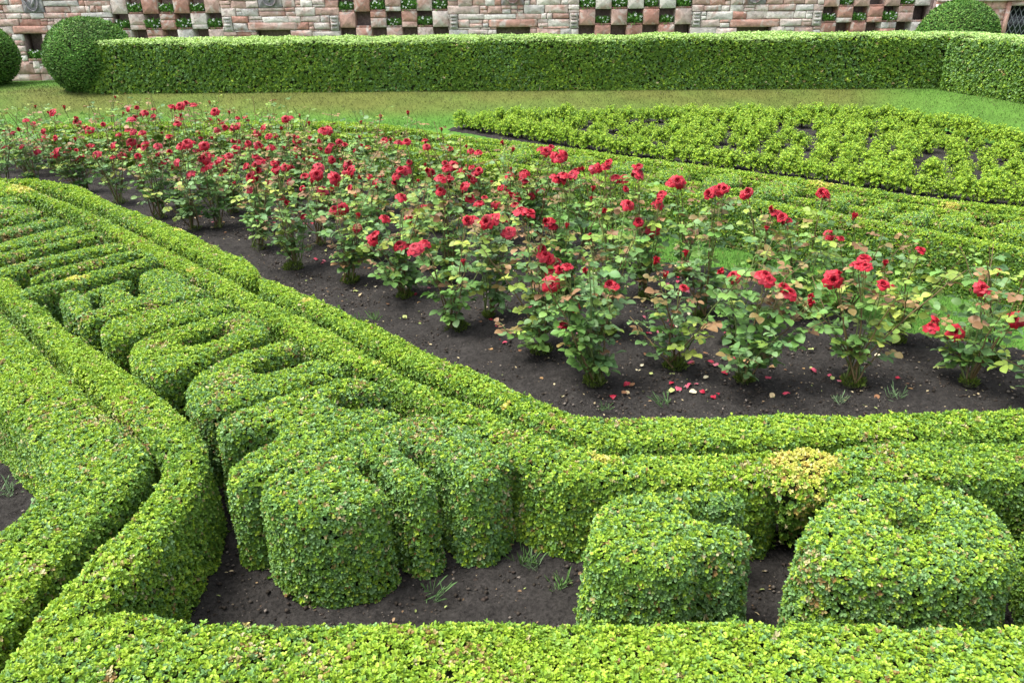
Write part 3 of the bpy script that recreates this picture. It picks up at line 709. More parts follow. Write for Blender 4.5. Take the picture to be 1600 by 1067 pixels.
stone_box(A, ua, w1 + .3, wz1 + .10, wz1 + .17, yy - .09, .2, 0, PINK[2], .02)
hb = tag(empty('garden_house', (0, 0, 0)), 'red sandstone garden house at the right end of the wall', 'building')
A.build('wall', [M_STONE, M_MORTAR], hb)
A = Acc(); boxm(A, w0 - .085, w0 - .002, yy - .03, yy + .3, wz0, wz1 + .09, RED[1]); boxm(A, w0 - .002, w1 - .002, yy - .03, yy + .3, wz1 + .01, wz1 + .095, PINK[2])
wf = A.build('window', [M_STONE], hb)
A = Acc(); boxm(A, w0, w1 - .004, yy + .22, yy + .24, wz0 + .002, wz1, (.01, .01, .01)); A.build('glass', [M_DARKGLASS], wf)
A = Acc(); step = .11; hh = wz1 - wz0
for k in range(-12, 14):
    for s_ in (-1, 1):
        a = np.array([w0 + k * step, wz0]); b = a + np.array([s_ * hh * .55, hh])
        # clip to the opening
        def cl(p, q):
            d = q - p; t0, t1 = 0, 1
            for e0, e1 in ((w0 + .004, w1 - .006),):
                if abs(d[0]) > 1e-9:
                    ta, tb = (e0 - p[0]) / d[0], (e1 - p[0]) / d[0]; t0 = max(t0, min(ta, tb)); t1 = min(t1, max(ta, tb))
            return (p + d * t0, p + d * t1) if t1 > t0 + .02 else None
        g = cl(a, b)
        if g is None: continue
        a2, b2 = g; d = norm(b2 - a2); nn = np.array([-d[1], d[0]]) * .006; q = [a2 - nn, b2 - nn, b2 + nn, a2 + nn]; y0 = yy + .14 + .006 * s_
        V = np.array([[x, y0, z] for x, z in q] + [[x, y0 + .008, z] for x, z in q])
        A.add(V, np.array([[3, 2, 1, 0], [4, 5, 6, 7], [0, 1, 5, 4], [1, 2, 6, 5], [2, 3, 7, 6], [3, 0, 4, 7]]), (.35, .36, .38))
A.build('lattice', [mat('lead_lattice', .5, .4, attr=False, col=(.22, .23, .25))], wf)
A = Acc(); s0, s1 = U(1458, 10), U(1494, 10); za, zb = Zw(20, 1470), Zw(7, 1470)
boxm(A, s0, s1, yy - .05, yy - .002, za - .12, zb); sg = tag(empty('wall_sign', (0, 0, 0)), 'small blue notice board with white edge behind the right yew dome', 'sign')
A.build('frame', [M_WFRAME], sg); A = Acc(); boxm(A, s0 + .03, s1 - .03, yy - .056, yy - .051, za - .09, zb - .03); A.build('board', [M_BOARD], sg)

# recess plants: three prototypes copied
def recess_plant(seed, wide):
    rs = np.random.default_rng(seed); n = 420
    th = rs.uniform(0, 2 * math.pi, n); rr = np.sqrt(rs.random(n)) * .12
    pos = np.c_[np.cos(th) * rr * 1.1, np.sin(th) * rr * .8, rs.random(n) * .10]
    d = norm(np.c_[np.cos(th) * .7, np.sin(th) * .7 - .3, rs.uniform(.0, 1.2, n)] + rs.normal(0, .3, (n, 3)))
    V, F, q = leaves(pos, d, norm(rs.normal(0, .5, (n, 3)) + [0, 0, 1]), rs.uniform(.04, .08, n), np.full(n, .3), detail=False)
    c = np.array([[.10, .24, .05], [.16, .33, .07], [.12, .28, .05]])[rs.integers(0, 3, n)] * rs.uniform(.7, 1.3, (n, 1))
    A = Acc(); A.add(V, F, np.repeat(c, q, 0))
    m = rs.integers(3, 12)
    th = rs.uniform(-math.pi, 0, m); pos = np.c_[np.cos(th) * .11, np.sin(th) * .1 - .02, rs.uniform(.03, .14, m)]
    for k in range(3):
        a = k * 2.1; V, F, q = leaves(pos, norm(np.c_[np.full(m, math.cos(a)), np.full(m, -.4), np.full(m, math.sin(a))]), np.tile([0, -1., .3], (m, 1)), np.full(m, .018), np.full(m, .9), detail=False)
        A.add(V, F, (.7, .72, .7))
    return A.build('recess_plant', [M_LEAF])
def copy_tree(o, parent=None):
    c_ = o.copy(); C.objects.link(c_)
    if parent is not None: c_.parent = parent
    for ch in [x for x in o.children]: copy_tree(ch, c_)
    return c_
protos = [recess_plant(i, 1) for i in range(4)]; used = [False] * 4
GN = ['first', 'second', 'third', 'fourth']
def place_plant(x, z, wd, label):
    k = random.randrange(4); o = protos[k] if not used[k] else copy_tree(protos[k]); used[k] = True
    o.location = (x, YW + .10, z); o.rotation_euler = (0, 0, random.uniform(-.5, .5)); s_ = random.uniform(.95, 1.4); o.scale = (s_, s_, s_)
    tag(o, label, 'plant', 'plants in the wall recesses')
for (x, z, pw) in PLANTS:
    g = int(np.argmin([abs((a + b) / 2 - x) for a, b in rects])); a, b = rects[g]; col = int((x - a) / pw) + 1; row = int(round((z - .03 - ZG[1]) / .305))
    place_plant(x, z, pw, 'green tuft in the %s chequered group from the left, column %d, %s row of recesses' % (GN[g], col, ['lowest', 'middle', 'upper'][row]))
for k, (x, z, wd) in enumerate(NICHEPL):
    if k == 0: place_plant(x, z, wd, 'green tuft in the deep niche at the far left of the wall')
# ------------------------------------------------------------------ young box shrubs behind the far parterre
def shrub_proto(seed):
    rs = np.random.default_rng(seed); A = Acc()
    nb = 115
    # a loose ball of upright shoots
    th = rs.uniform(0, 2 * math.pi, nb); ph = np.arccos(rs.uniform(-.75, 1, nb)); dirs = np.c_[np.cos(th) * np.sin(ph), np.sin(th) * np.sin(ph), np.cos(ph)]
    L = rs.uniform(.105, .15, nb)
    tips = dirs * L[:, None] * np.array([1, 1, .95]) + [0, 0, .13]
    pos = []; ax = []
    for t in np.linspace(.35, 1.0, 6):
        pos.append(np.array([0, 0, .11]) * (1 - t) + tips * t + rs.normal(0, .006, (nb, 3))); ax.append(dirs)
    pos = np.concatenate(pos); ax = norm(np.concatenate(ax) + [0, 0, .8])
    s = np.full(len(pos), .020)
    n = len(pos); t = norm(np.cross(ax, rs.normal(0, 1, (n, 3)))); b = np.cross(ax, t)
    tip = np.repeat(np.linspace(.35, 1, 6), nb)
    c0 = np.where((rs.random(n) < tip)[:, None], BOX_TIP[rs.integers(0, 4, n)] * np.array([1.15, 1.12, 1.2]), BOX_MID[rs.integers(0, 3, n)] * .9) * rs.uniform(.8, 1.2, (n, 1))
    for j in range(5):
        p_ = (j * 1.256 + rs.uniform(-.4, .4, n))[:, None]; q_ = rs.uniform(.4, 1.1, n)[:, None]
        rad = t * np.cos(p_) + b * np.sin(p_)
        V, F, q = leaves(pos, ax * np.cos(q_) + rad * np.sin(q_), ax * np.sin(q_) - rad * np.cos(q_), s * rs.uniform(.8, 1.2, n), np.full(n, .6), detail=False)
        A.add(V, F, np.repeat(c0, q, 0))
    A.add(np.array([[-.012, 0, 0], [.012, 0, 0], [0, .012, 0], [-.012, 0, .12], [.012, 0, .12], [0, .012, .12]]), np.array([[0, 1, 4, 3], [1, 2, 5, 4], [2, 0, 3, 5]]), (.05, .04, .02))
    o = A.build('box_shrub', [M_LEAF]); return o
sp = [shrub_proto(i) for i in range(5)]; spu = [False] * 5
SG = 'young box shrubs planted in rows behind the far parterre'
def put_shrub(x, y, s_, label):
    k = random.randrange(5)
    if spu[k]: o = sp[k].copy(); C.objects.link(o)
    else: o = sp[k]; spu[k] = True
    o.location = (x, y, .01); o.rotation_euler = (random.uniform(-.1, .1), random.uniform(-.1, .1), random.uniform(0, 6.28)); o.scale = (s_, s_, s_ * random.uniform(.9, 1.1))
    tag(o, label, 'shrub', SG)
def along(poly_px, st, z=0):
    p = pts(poly_px, z); out = []; acc = 0
    for a, b in zip(p[:-1], p[1:]):
        L = np.linalg.norm(b - a); t = acc
        while t < L: out.append(a + (b - a) * t / L); t += st
        acc = t - L
    return out
ORD = lambda n: '%d%s' % (n, 'th' if 10 < n % 100 < 20 else {1: 'st', 2: 'nd', 3: 'rd'}.get(n % 10, 'th'))
front = [(724, 203), (800, 216), (900, 233), (1000, 248), (1100, 261), (1229, 278), (1400, 302), (1600, 328), (1760, 345)]
fp = along(front, .20); allp = []
for i, q in enumerate(fp):
    put_shrub(q[0] + random.uniform(-.02, .02), q[1] + random.uniform(-.02, .02), random.uniform(.78, 1.05), 'bright box shrub in the dense front row, %s from its left tip' % ORD(i + 1)); allp.append(q)
back = [(760, 200), (850, 198), (1000, 195), (1150, 193), (1300, 192), (1400, 197), (1480, 211), (1560, 231), (1660, 258)]
bp = along(back, .24)
for i, q in enumerate(bp):
    put_shrub(q[0], q[1], random.uniform(.9, 1.15), 'bright box shrub in the far row beside the bank, %s from its left tip' % ORD(i + 1)); allp.append(q)
fdir = norm(pts([(1600, 328)], 0)[0] - pts([(724, 203)], 0)[0]); fn_ = np.array([-fdir[1], fdir[0]]); o0 = pts([(724, 203)], 0)[0]
BEDS = sd_poly
row = 0
for r_ in np.arange(.34, 4.2, .37):
    row += 1; k = 0
    for t in np.arange(0, 11.5, .30):
        q = o0 + fdir * (t + .1 * math.sin(r_ * 5)) + fn_ * (r_ + .05 * math.sin(t * 2.3)) + np.array([random.uniform(-.05, .05), random.uniform(-.05, .05)])
        if sd_poly(SHRUBBED, q[None])[0] > -.15: continue
        if min(np.hypot(*(q - p_)) for p_ in allp) < .235: continue
        if random.random() < .05 or fbm(np.array([[q[0] * 1.1, q[1] * 1.1]]), 2)[0] > .74: continue
        k += 1; put_shrub(q[0], q[1], random.uniform(.62, 1.08), 'bright box shrub in inner row %d behind the dense front row, %s from the left' % (row, ORD(k))); allp.append(q)

# ------------------------------------------------------------------ roses
def tube(A, path, r0, r1, c, sides=5, mi=0):
    path = np.asarray(path, float); n = len(path); T = norm(np.gradient(path, axis=0)); ref = np.array([.3, .2, .93])
    S = norm(np.cross(T, ref)); B = np.cross(T, S); rr = np.linspace(r0, r1, n)[:, None]
    V = np.concatenate([path + (S * math.cos(a) + B * math.sin(a)) * rr for a in np.linspace(0, 2 * math.pi, sides, endpoint=False)])
    F = []
    for k in range(sides):
        k2 = (k + 1) % sides
        for i in range(n - 1): F.append([k * n + i, k2 * n + i, k2 * n + i + 1, k * n + i + 1])
    A.add(V, np.array(F), c, mi)
PETC = np.array([.29, .0022, .012])
def petal_grid(phi, r0, R_, h0, h1, half, curl, rs, nu=7, nv=6):
    u = np.linspace(-1, 1, nu); v = np.linspace(0, 1, nv); U_, V_ = np.meshgrid(u, v, indexing='ij')
    wid = half * np.sin(np.clip(V_ * .75 + .18, 0, 1) * math.pi * .62) ** .7
    cut = 1 - .16 * (U_ ** 4)
    vv = V_ * cut
    rho = r0 + (R_ - r0) * vv ** 1.15 + .004 * np.sin(U_ * 5 + rs.uniform(0, 6)) * vv
    z = h0 + (h1 - h0) * np.sin(np.clip(vv * (1 + curl * .55), 0, 1.9) * math.pi / 2) - curl * .012 * vv ** 3 - .1 * (U_ ** 2) * (h1 - h0) * vv * .6
    a = phi + U_ * wid / np.maximum(rho + .008, .012)
    X = np.stack([rho * np.cos(a), rho * np.sin(a), z], -1).reshape(-1, 3) + rs.normal(0, .0006, (nu * nv, 3))
    i, j = np.meshgrid(np.arange(nu - 1), np.arange(nv - 1), indexing='ij'); b = (i * nv + j).ravel()
    return X, np.stack([b, b + nv, b + nv + 1, b + 1], 1), V_.ravel()
def bloom_mesh(name, seed, kind):
    rs = np.random.default_rng(seed); A = Acc()
    if kind == 'open': rings = [(3, .0005, .005, .040, .010, -.2), (3, .002, .011, .041, .013, 0), (4, .005, .019, .042, .018, .1), (5, .008, .030, .040, .024, .5), (6, .01, .043, .034, .028, .9), (6, .01, .056, .024, .032, 1.2)]
    elif kind == 'half': rings = [(3, .0005, .005, .044, .010, -.2), (3, .002, .011, .046, .014, 0), (4, .005, .018, .048, .02, .0), (5, .008, .028, .046, .026, .3), (5, .01, .040, .040, .030, .8)]
    elif kind == 'blown': rings = [(4, .001, .010, .03, .014, .2), (5, .004, .022, .034, .018, .5), (6, .008, .038, .030, .026, .9), (6, .01, .052, .018, .032, 1.2), (5, .01, .060, .004, .032, 1.3)]
    else: rings = [(2, .003, .009, .045, .011, 0), (3, .005, .014, .042, .016, 0), (3, .006, .018, .036, .02, .3)]
    tint = 1.0
    for ri, (n, r0, R_, h1, half, curl) in enumerate(rings):
        ph0 = rs.uniform(0, 6.28)
        for k in range(n):
            V, F, vv = petal_grid(ph0 + k * 2 * math.pi / n + rs.uniform(-.15, .15), r0, R_ * rs.uniform(.9, 1.1), 0, h1 * rs.uniform(.9, 1.08), half * rs.uniform(.95, 1.15), curl * rs.uniform(.7, 1.2), rs)
            c = PETC * rs.uniform(.7, 1.25) * (.85 + .15 * min(1, ri / 2)) * (np.array([1, 1, 1]))
            fade = .12 + .3 * rs.random() ** 3
            cc = c * (1 - .15 * (1 - vv))[:, None] + (vv ** 3 * fade * (.6 if kind != 'blown' else 1.3))[:, None] * np.array([.4, .12, .17])
            A.add(V, F, cc, 0)
    # sepals and the swollen hip under the flower
    for k in range(5):
        a = k * 1.2566 + .3; d = np.array([[math.cos(a) * .8, math.sin(a) * .8, -.1 if kind != 'bud' else .9]])
        V, F, q = leaves(np.array([[math.cos(a) * .004, math.sin(a) * .004, .0]]), d, np.array([[0, 0, 1.]]), [.03], [.3]); A.add(V, F, (.10, .17, .05), 1)
    tube(A, [[0, 0, -.016], [0, 0, -.008], [0, 0, .002]], .003, .008, (.09, .16, .04), 6, 1)
    o = A.build(name, [M_PETAL, M_STEM], smooth=True); me = o.data; bpy.data.objects.remove(o); return me
BLOOMS = {'open': [bloom_mesh('bloom', 11 + i, 'open') for i in range(4)], 'half': [bloom_mesh('bloom', 31 + i, 'half') for i in range(4)],
          'blown': [bloom_mesh('bloom', 51 + i, 'blown') for i in range(2)], 'bud': [bloom_mesh('bud', 71 + i, 'bud') for i in range(2)]}
RL = {'blue': np.array([[.10, .20, .06], [.085, .18, .055], [.135, .24, .085]]), 'green': np.array([[.12, .25, .05], [.16, .29, .06], [.10, .21, .045]]),
      'lime': np.array([[.21, .30, .045], [.27, .33, .055], [.18, .29, .045]]), 'red': np.array([[.20, .11, .05], [.20, .15, .05], [.27, .16, .07]])}
def leaflet_batch(A, pos, d, nr, size, wr, col, det):
    if not det:
        V, F, q = leaves(pos, d, nr, size, wr, fold=.25, detail=True); A.add(V, F, np.repeat(col, q, 0)); return
    N = len(pos); d = norm(d); s = norm(np.cross(nr, d)); u = np.cross(d, s); L = size[:, None]; W = (size * wr)[:, None] * .5
    prof = [(0, 0, 0), (.15, .62, .0), (.4, 1.0, .02), (.65, .93, .01), (.87, .52, -.03), (1.0, 0, -.09)]
    rows = []
    for t, wd, dz in prof:
        cen = pos + d * L * t + u * L * dz
        if wd == 0: rows.append([cen])
        else: rows.append([cen - s * W * wd + u * W * wd * .28, cen, cen + s * W * wd + u * W * wd * .28])
    allv = [v for r_ in rows for v in r_]; nvv = len(allv); V = np.stack(allv, 1).reshape(-1, 3); b = (np.arange(N) * nvv)[:, None]
    quads = []; tris = []
    tris += [[0, 2, 1], [0, 3, 2]]
    for r_ in range(3):
        o = 1 + r_ * 3; quads += [[o, o + 1, o + 4, o + 3], [o + 1, o + 2, o + 5, o + 4]]
    tris += [[10, 11, 13], [11, 12, 13]]
    Fq = np.concatenate([b + np.array(q) for q in quads]); Ft = np.concatenate([b + np.array(q) for q in tris])
    cc = np.repeat(col, nvv, 0); m = A.n
    A.V.append(V); A.C.append(cc); A.n += len(V)
    A.F.setdefault(4, []).append(Fq + m); A.M.setdefault(4, []).append(np.zeros(len(Fq), int)); A.F.setdefault(3, []).append(Ft + m); A.M.setdefault(3, []).append(np.zeros(len(Ft), int))

def rose_bush(base, tips, seed, det, leafy=1.0, moss=True, label=None, cat='rose bush', group='rose bushes in the bed', extra=3):
    """tips: list of (vec relative to base, kind, yaw, tilt) flowering ends"""
    rs = np.random.default_rng(seed); root = empty('rose_bush', tuple(base)); tag(root, label, cat, group)
    lv = rs.uniform(.7, 1.25); mz = rs.uniform(.45, 1.0); S = Acc(); Lp = []; Ld = []; Ln = []; Ls = []; Lc = []
    ends = [(np.array(t[0]), t[1], t[2], t[3]) for t in tips]
    for k in range(extra):
        a = rs.uniform(0, 6.28); rr = rs.uniform(.08, .42); ends.append((np.array([math.cos(a) * rr, math.sin(a) * rr, rs.uniform(.26, .78)]), None, 0, 0))
    canes = []
    crown = [np.array([rs.normal(0, .025), rs.normal(0, .025), .03]) for _ in range(4)]
    for ei, (e, kind, yaw, tilt) in enumerate(ends):
        c0 = crown[ei % 4]; n = 9; t = np.linspace(0, 1, n)[:, None]
        side = rs.normal(0, .03, 3); side[2] = 0
        mid = c0 * .5 + e * .5 + side + np.array([0, 0, -.05 * 0 + .03]); 
        mid[:2] = mid[:2] * .85
        path = (1 - t) ** 2 * c0 + 2 * t * (1 - t) * mid + t ** 2 * e
        path[1:-1] += rs.normal(0, .004, (n - 2, 3))
        newc = rs.random() < .55
        cs = np.array([.11, .15, .04]) if not newc else np.array([.12, .085, .035])
        tube(S, path, .0055 if det else .006, .0022 if det else .003, cs * rs.uniform(.8, 1.2), 5 if det else 4)
        canes.append((path, kind))
        if kind: # a couple of spent buds beside the flower
            for _ in range(rs.integers(0, 3)):
                q = path[-2] + rs.normal(0, 1, 3) * [.03, .03, .01] + [0, 0, .05]; tube(S, [path[-3], (path[-3] + q) / 2 + [0, 0, .008], q], .0018, .0014, (.2, .22, .06), 4)
                V, F, qq = leaves(np.tile(q, (4, 1)), np.array([[.25, 0, 1], [-.25, 0, 1], [0, .25, 1], [0, -.25, 1.]]), np.array([[1, 0, 0], [-1, 0, 0], [0, 1, 0], [0, -1, 0.]]), np.full(4, .02), np.full(4, .6)); S.add(V, F, (.2, .12, .05))
        # compound leaves along the cane
        hue = rs.choice(['blue', 'green', 'green', 'blue', 'green', 'lime', 'green'])
        m = int(10 * leafy * lv)
        for k in range(m):
            f = .15 + .82 * (k + rs.random()) / m
            i = min(int(f * (n - 1)), n - 2); p = path[i] + (path[i + 1] - path[i]) * (f * (n - 1) - i)
            a = k * 2.4 + rs.uniform(-.4, .4) + seed; out = np.array([math.cos(a), math.sin(a), rs.uniform(.1, .8)]); out /= np.linalg.norm(out)
            Lr = rs.uniform(.06, .10); q1 = p + out * Lr * .5; q2 = p + out * Lr + np.array([0, 0, -.02])
            tube(S, [p, q1, q2], .0014, .001, (.13, .18, .05), 3)
            hh = hue
            if f > .72 and rs.random() < .5: hh = rs.choice(['red', 'lime', 'red'])
            elif rs.random() < .15: hh = rs.choice(['lime', 'red', 'blue', 'blue'])
            base_c = RL[hh][rs.integers(0, 3)] * rs.uniform(.8, 1.2)
            sz = rs.uniform(.034, .060) * (1.0 if f < .85 else .75); ax = norm(q2 - p); sd_ = norm(np.cross(ax, [0, 0, 1.])); up = norm(np.cross(sd_, ax) + rs.normal(0, .25, 3))
            lay = [(1.0, 0, 1.15), (.72, 1, 1), (.72, -1, 1), (.4, 1, .8), (.4, -1, .8)]
            if rs.random() < .3: lay = lay[:3]
            for (tt, s_, sc_) in lay:
                if rs.random() < .06: continue
                Lp.append(p + (q2 - p) * tt); Ld.append(ax * (1 if s_ == 0 else .35) + sd_ * s_ + rs.normal(0, .12, 3) + [0, 0, -.12]); Ln.append(up + rs.normal(0, .28, 3)); Ls.append(sz * sc_); Lc.append(base_c * rs.uniform(.72, 1.0))
    S.build('stems', [M_STEM], root, smooth=True)
    A = Acc(); n = len(Lp); leaflet_batch(A, np.array(Lp), np.array(Ld), norm(np.array(Ln)), np.array(Ls), rs.uniform(.68, .88, n), np.array(Lc), det)
    A.build('foliage', [M_ROSELEAF], root, smooth=det)
    if moss:
        n = 480 if det else 120; A = Acc(); th = rs.uniform(0, 6.28, n); n = int(n * mz); th = th[:n]; rr = rs.random(n) ** .6 * .078 * mz
        pos = np.c_[np.cos(th) * rr + rs.normal(0, .008), np.sin(th) * rr, .07 * mz * (1 - (rr / .08) ** 2) * rs.uniform(.3, 1.1, n)]
        V, F, q = leaves(pos, norm(np.c_[np.cos(th) * .6, np.sin(th) * .6, np.ones(n)] + rs.normal(0, .3, (n, 3))), norm(rs.normal(0, 1, (n, 3))), rs.uniform(.014, .032, n), np.full(n, .35), detail=False)
        c = np.array([[.09, .14, .018], [.13, .19, .025], [.06, .09, .018]])[rs.integers(0, 3, n)]; A.add(V, F, np.repeat(c, q, 0))
        u = np.linspace(0, 6.28, 9)[:-1]; V = [[math.cos(a) * r_ * mz, math.sin(a) * r_ * mz, z * mz] for (r_, z) in ((.05, 0), (.042, .035), (.02, .055)) for a in u]; V.append([0, 0, .06 * mz])
        F = [[k * 8 + i, k * 8 + (i + 1) % 8, (k + 1) * 8 + (i + 1) % 8, (k + 1) * 8 + i] for k in range(2) for i in range(8)]
        A.add(np.array(V), np.array(F), (.035, .04, .015))
        A.build('mossy_stock', [M_LEAF], root)
    for (e, kind, yaw, tilt) in ends:
        if not kind: continue
        b = bpy.data.objects.new('bud' if kind == 'bud' else 'bloom', random.choice(BLOOMS[kind])); C.objects.link(b); b.parent = root
        b.location = tuple(e); s_ = random.uniform(.76, 1.18) * (BL_SC if kind != 'bud' else 1.0); b.scale = (s_, s_, s_)
        b.rotation_euler = (tilt, 0, yaw)
    return root
BL_SC = .86
# bases of the rose bushes: the front ones where they stand, the rest on the planting grid
FRONT = [(925, 605), (1160, 602), (1328, 606), (1512, 606), (845, 556), (715, 520), (765, 500), (632, 470), (545, 445), (463, 424), (408, 366), (345, 360), (285, 330), (222, 300), (168, 286), (98, 276), (30, 270),
         (1010, 470), (880, 470), (1250, 500), (1090, 500), (1400, 540), (1640, 640), (1180, 440), (1320, 490), (660, 420), (960, 425), (770, 420), (1555, 570), (10, 292), (62, 294), (128, 303), (190, 322), (252, 345), (305, 365)]
bases = [P(a, b, 0)[:2] for a, b in FRONT]
ROSEBED = pts([(1600, 600), (1396, 520), (1190, 450), (1040, 418), (965, 404), (900, 366), (820, 331), (740, 300), (640, 265), (560, 243), (420, 236), (200, 232), (0, 234), (-200, 236), (-200, 276), (120, 290), (270, 345), (400, 400), (560, 470), (740, 560), (860, 610), (990, 630), (1600, 625)], 0)
e1 = norm(bases[0] - bases[5]); e2 = np.array([-e1[1], e1[0]]);
if e2[1] < 0: e2 = -e2
o0 = bases[5]
cand = []
for i in range(-26, 12):
    for j in range(-3, 22):
        q = o0 + e1 * (i * .48 + (j % 2) * .24) + e2 * (j * .47) + np.array([random.uniform(-.10, .10), random.uniform(-.10, .10)])
        if sd_poly(ROSEBED, q[None])[0] > -.04: continue
        if min(np.hypot(*(q - b)) for b in bases) < .36: continue
        cand.append(q); bases.append(q)
# the blooms seen in the photograph, each a point on its ray given to the nearest bush
BL = """84,180 75,181 43,192 52,197 118,194 125,195 118,190 34,205 20,214 68,208 92,218 66,226 18,236 38,232 84,246 92,240 70,217 134,203 141,207 10,232 16,256
203,173 213,172 240,173 226,180 290,167 302,169 282,170 270,172 338,178 240,188 205,190 211,187 280,191 283,186 280,200 199,208 188,213 210,208 205,226 222,212 161,199 228,232 245,232 292,229
283,234 300,228 306,240 312,213 321,231 322,248 335,250 340,257 330,262 273,265 277,257 252,262 263,255 220,266 328,191 350,205 346,195 374,199 363,207 367,201 371,190 340,206 364,224 372,225 390,228 403,233 423,236 395,206 401,213 388,193 384,186
413,204 449,187 455,186 446,190 432,215 435,219 422,216 465,222 467,235 486,219 505,209 512,204 516,207 498,226 500,239 512,240 519,231 530,226 540,231 400,252 408,255 420,252 428,262 390,265 395,280 404,285 432,275 438,315 476,346 474,300 408,270 420,290 447,262 455,285 476,285 497,275
566,282 577,282 588,289 598,288 541,260 545,258 556,240 575,236 600,225 622,228 637,228 665,226 668,232 628,272 635,268 626,316 523,333 535,330 583,378 590,374 560,360 626,390 640,395 650,390 663,388 562,361
700,237 705,237 736,240 748,243 695,262 708,264 722,270 738,268 720,275 730,265 744,272 700,270 673,275 668,270 750,325 757,317 772,350 762,352 730,353 738,352 788,345 795,368 815,340 825,342 850,352 862,358 858,350 866,362 830,310 808,310 816,280 820,290 820,275 818,297 853,240 846,238 862,237 868,251 874,253 880,248
905,272 912,270 895,278 880,280 868,285 875,287 900,275 927,268 935,268 953,262 946,267 962,285 975,283 974,299 980,325 992,272 1000,270 990,280 998,276 1058,288 1063,291 1050,292 1035,310 1030,318 1028,325 1021,365 996,353
850,405 858,410 845,398 868,420 862,427 872,430 878,428 862,450 885,425 920,380 925,378 955,455 960,460 895,484 897,487 880,523 888,580 1040,443 1065,455
1120,305 1130,300 1138,304 1112,310 1163,309 1170,307 1125,298 1208,335 1215,342 1222,345 1228,350 1203,332 1288,310 1283,311 1355,270 1362,271 1370,268 1308,377 1300,375 1348,420 1352,418 1340,422 1382,455 1375,452 1392,454 1432,397 1527,453 1533,456
1145,434 1148,440 1192,437 1196,440 1225,460 1230,463 1225,468 1262,480 1268,478 1310,437 1300,442 1452,516 1457,510 1493,527 1498,526 1580,500
940,335 775,325 805,325 790,300 845,300 660,330 640,345 600,350 505,300 450,325 390,300 350,280 300,275 180,250 150,235 120,240""".split()
BL = [tuple(map(float, b.split(','))) for b in BL]
for _ in range(75): BL.append((random.uniform(30, 800), 0)); 
for i in range(len(BL)):
    if BL[i][1] == 0:
        x = BL[i][0]; BL[i] = (x, random.uniform(210, 262) + max(0, x - 250) * .12)
B2 = np.array(bases); asg = [[] for _ in bases]
for (px, py) in BL:
    d = ray(px, py); best = None
    # horizontal line of sight; find height along it closest to a bush axis
    for bi, b in enumerate(B2):
        t = (b[0] * d[0] + b[1] * d[1]) / (d[0] ** 2 + d[1] ** 2); z = H_EYE + d[2] * t; p = np.array([d[0] * t, d[1] * t])
        off = np.hypot(*(p - b)); zpref = .58
        if z < .16 or z > .92: continue
        if z < .3 and px not in (888.0, 880.0, 1452.0, 1493.0): continue
        sc_ = off * 3.0 + abs(z - zpref) * 1.0 + .08 * len(asg[bi])
        if off < .30 and (best is None or sc_ < best[0]): best = (sc_, bi, p, z)
    if best is None: continue
    _, bi, p, z = best; asg[bi].append((np.array([p[0] - B2[bi][0], p[1] - B2[bi][1] + random.uniform(-.04, .04), z])))
FLAB = {0: 'rose bush with a wilting bloom near the soil, nearest the curve of the hedge',
        3: 'sparse rose bush at the right edge of the front row, blooms low down'}
# rows counted from the clipped hedge, bushes from the near end
lab = {}
uu = [((b - o0) @ e1, (b - o0) @ e2) for b in B2]; rows = {}
for i, (a, b) in enumerate(uu): rows.setdefault(int(round(b / .5)), []).append((-a, i))
rk = sorted(rows); 
for ri, r_ in enumerate(rk):
    for k, (_, i) in enumerate(sorted(rows[r_])):
        nb = len(asg[i])
        kk = 'without open flowers' if nb == 0 else ('with one red bloom' if nb == 1 else 'with %d red blooms' % nb)
        lab[i] = 'rose bush %s, %s from the right, %s diagonal row from the hedge' % (kk, ORD(k + 1), ORD(ri + 1))
for i, b in enumerate(B2):
    tips = []
    rs = random.Random(i * 13 + 5)
    for t in asg[i]:
        kd = rs.choices(['open', 'half', 'blown', 'bud'], [5, 4, 1.2, 1.0])[0]
        tips.append((t, kd, rs.uniform(-1.2, 1.2), rs.uniform(.0, 1.15)))
    for _ in range(rs.choice([0, 1, 1])):
        a = rs.uniform(0, 6.28); tips.append((np.array([math.cos(a) * .2, math.sin(a) * .2, rs.uniform(.45, .7)]), 'bud', rs.uniform(0, 6), rs.uniform(0, .5)))
    near = b[1] < 6.3
    rose_bush((b[0], b[1], .015), tips, i + 100, near, leafy=1.0 if near else .8, moss=b[1] < 9, label=FLAB.get(i, lab[i]), extra=rs.choice([3, 4, 5]) if len(tips) > 2 else rs.choice([4, 5, 6]))

# ------------------------------------------------------------------ things lying on the soil
def in_soil(X, m=-.06): return (sd_poly(ROSEBED, X) < .1)
def litter(name, label, cat, group, meshes, X, zoff=.028, flat=.35, sc0=(.5, .95)):
    for q in X:
        o = bpy.data.objects.new(name, random.choice(meshes)); C.objects.link(o); o.location = (q[0], q[1], zoff)
        o.rotation_euler = (random.uniform(-flat, flat), random.uniform(-flat, flat), random.uniform(0, 6.28)); s_ = random.uniform(*sc0); o.scale = (s_, s_, s_)
        tag(o, label, cat, group)
def single_petal(seed, c):
    rs = np.random.default_rng(seed); V, F, vv = petal_grid(0, .004, .034, 0, .010, .02, .6, rs); V[:, 0] -= .018
    o = mesh_obj('fallen_petal', V, [F], [M_PETAL], col=np.tile(c, (len(V), 1)) * (.8 + .3 * vv[:, None]), smooth=True); me = o.data; bpy.data.objects.remove(o); return me
pet_m = [single_petal(i, c) for i, c in enumerate([(.36, .03, .06), (.42, .06, .10), (.30, .01, .03), (.4, .11, .14)])]
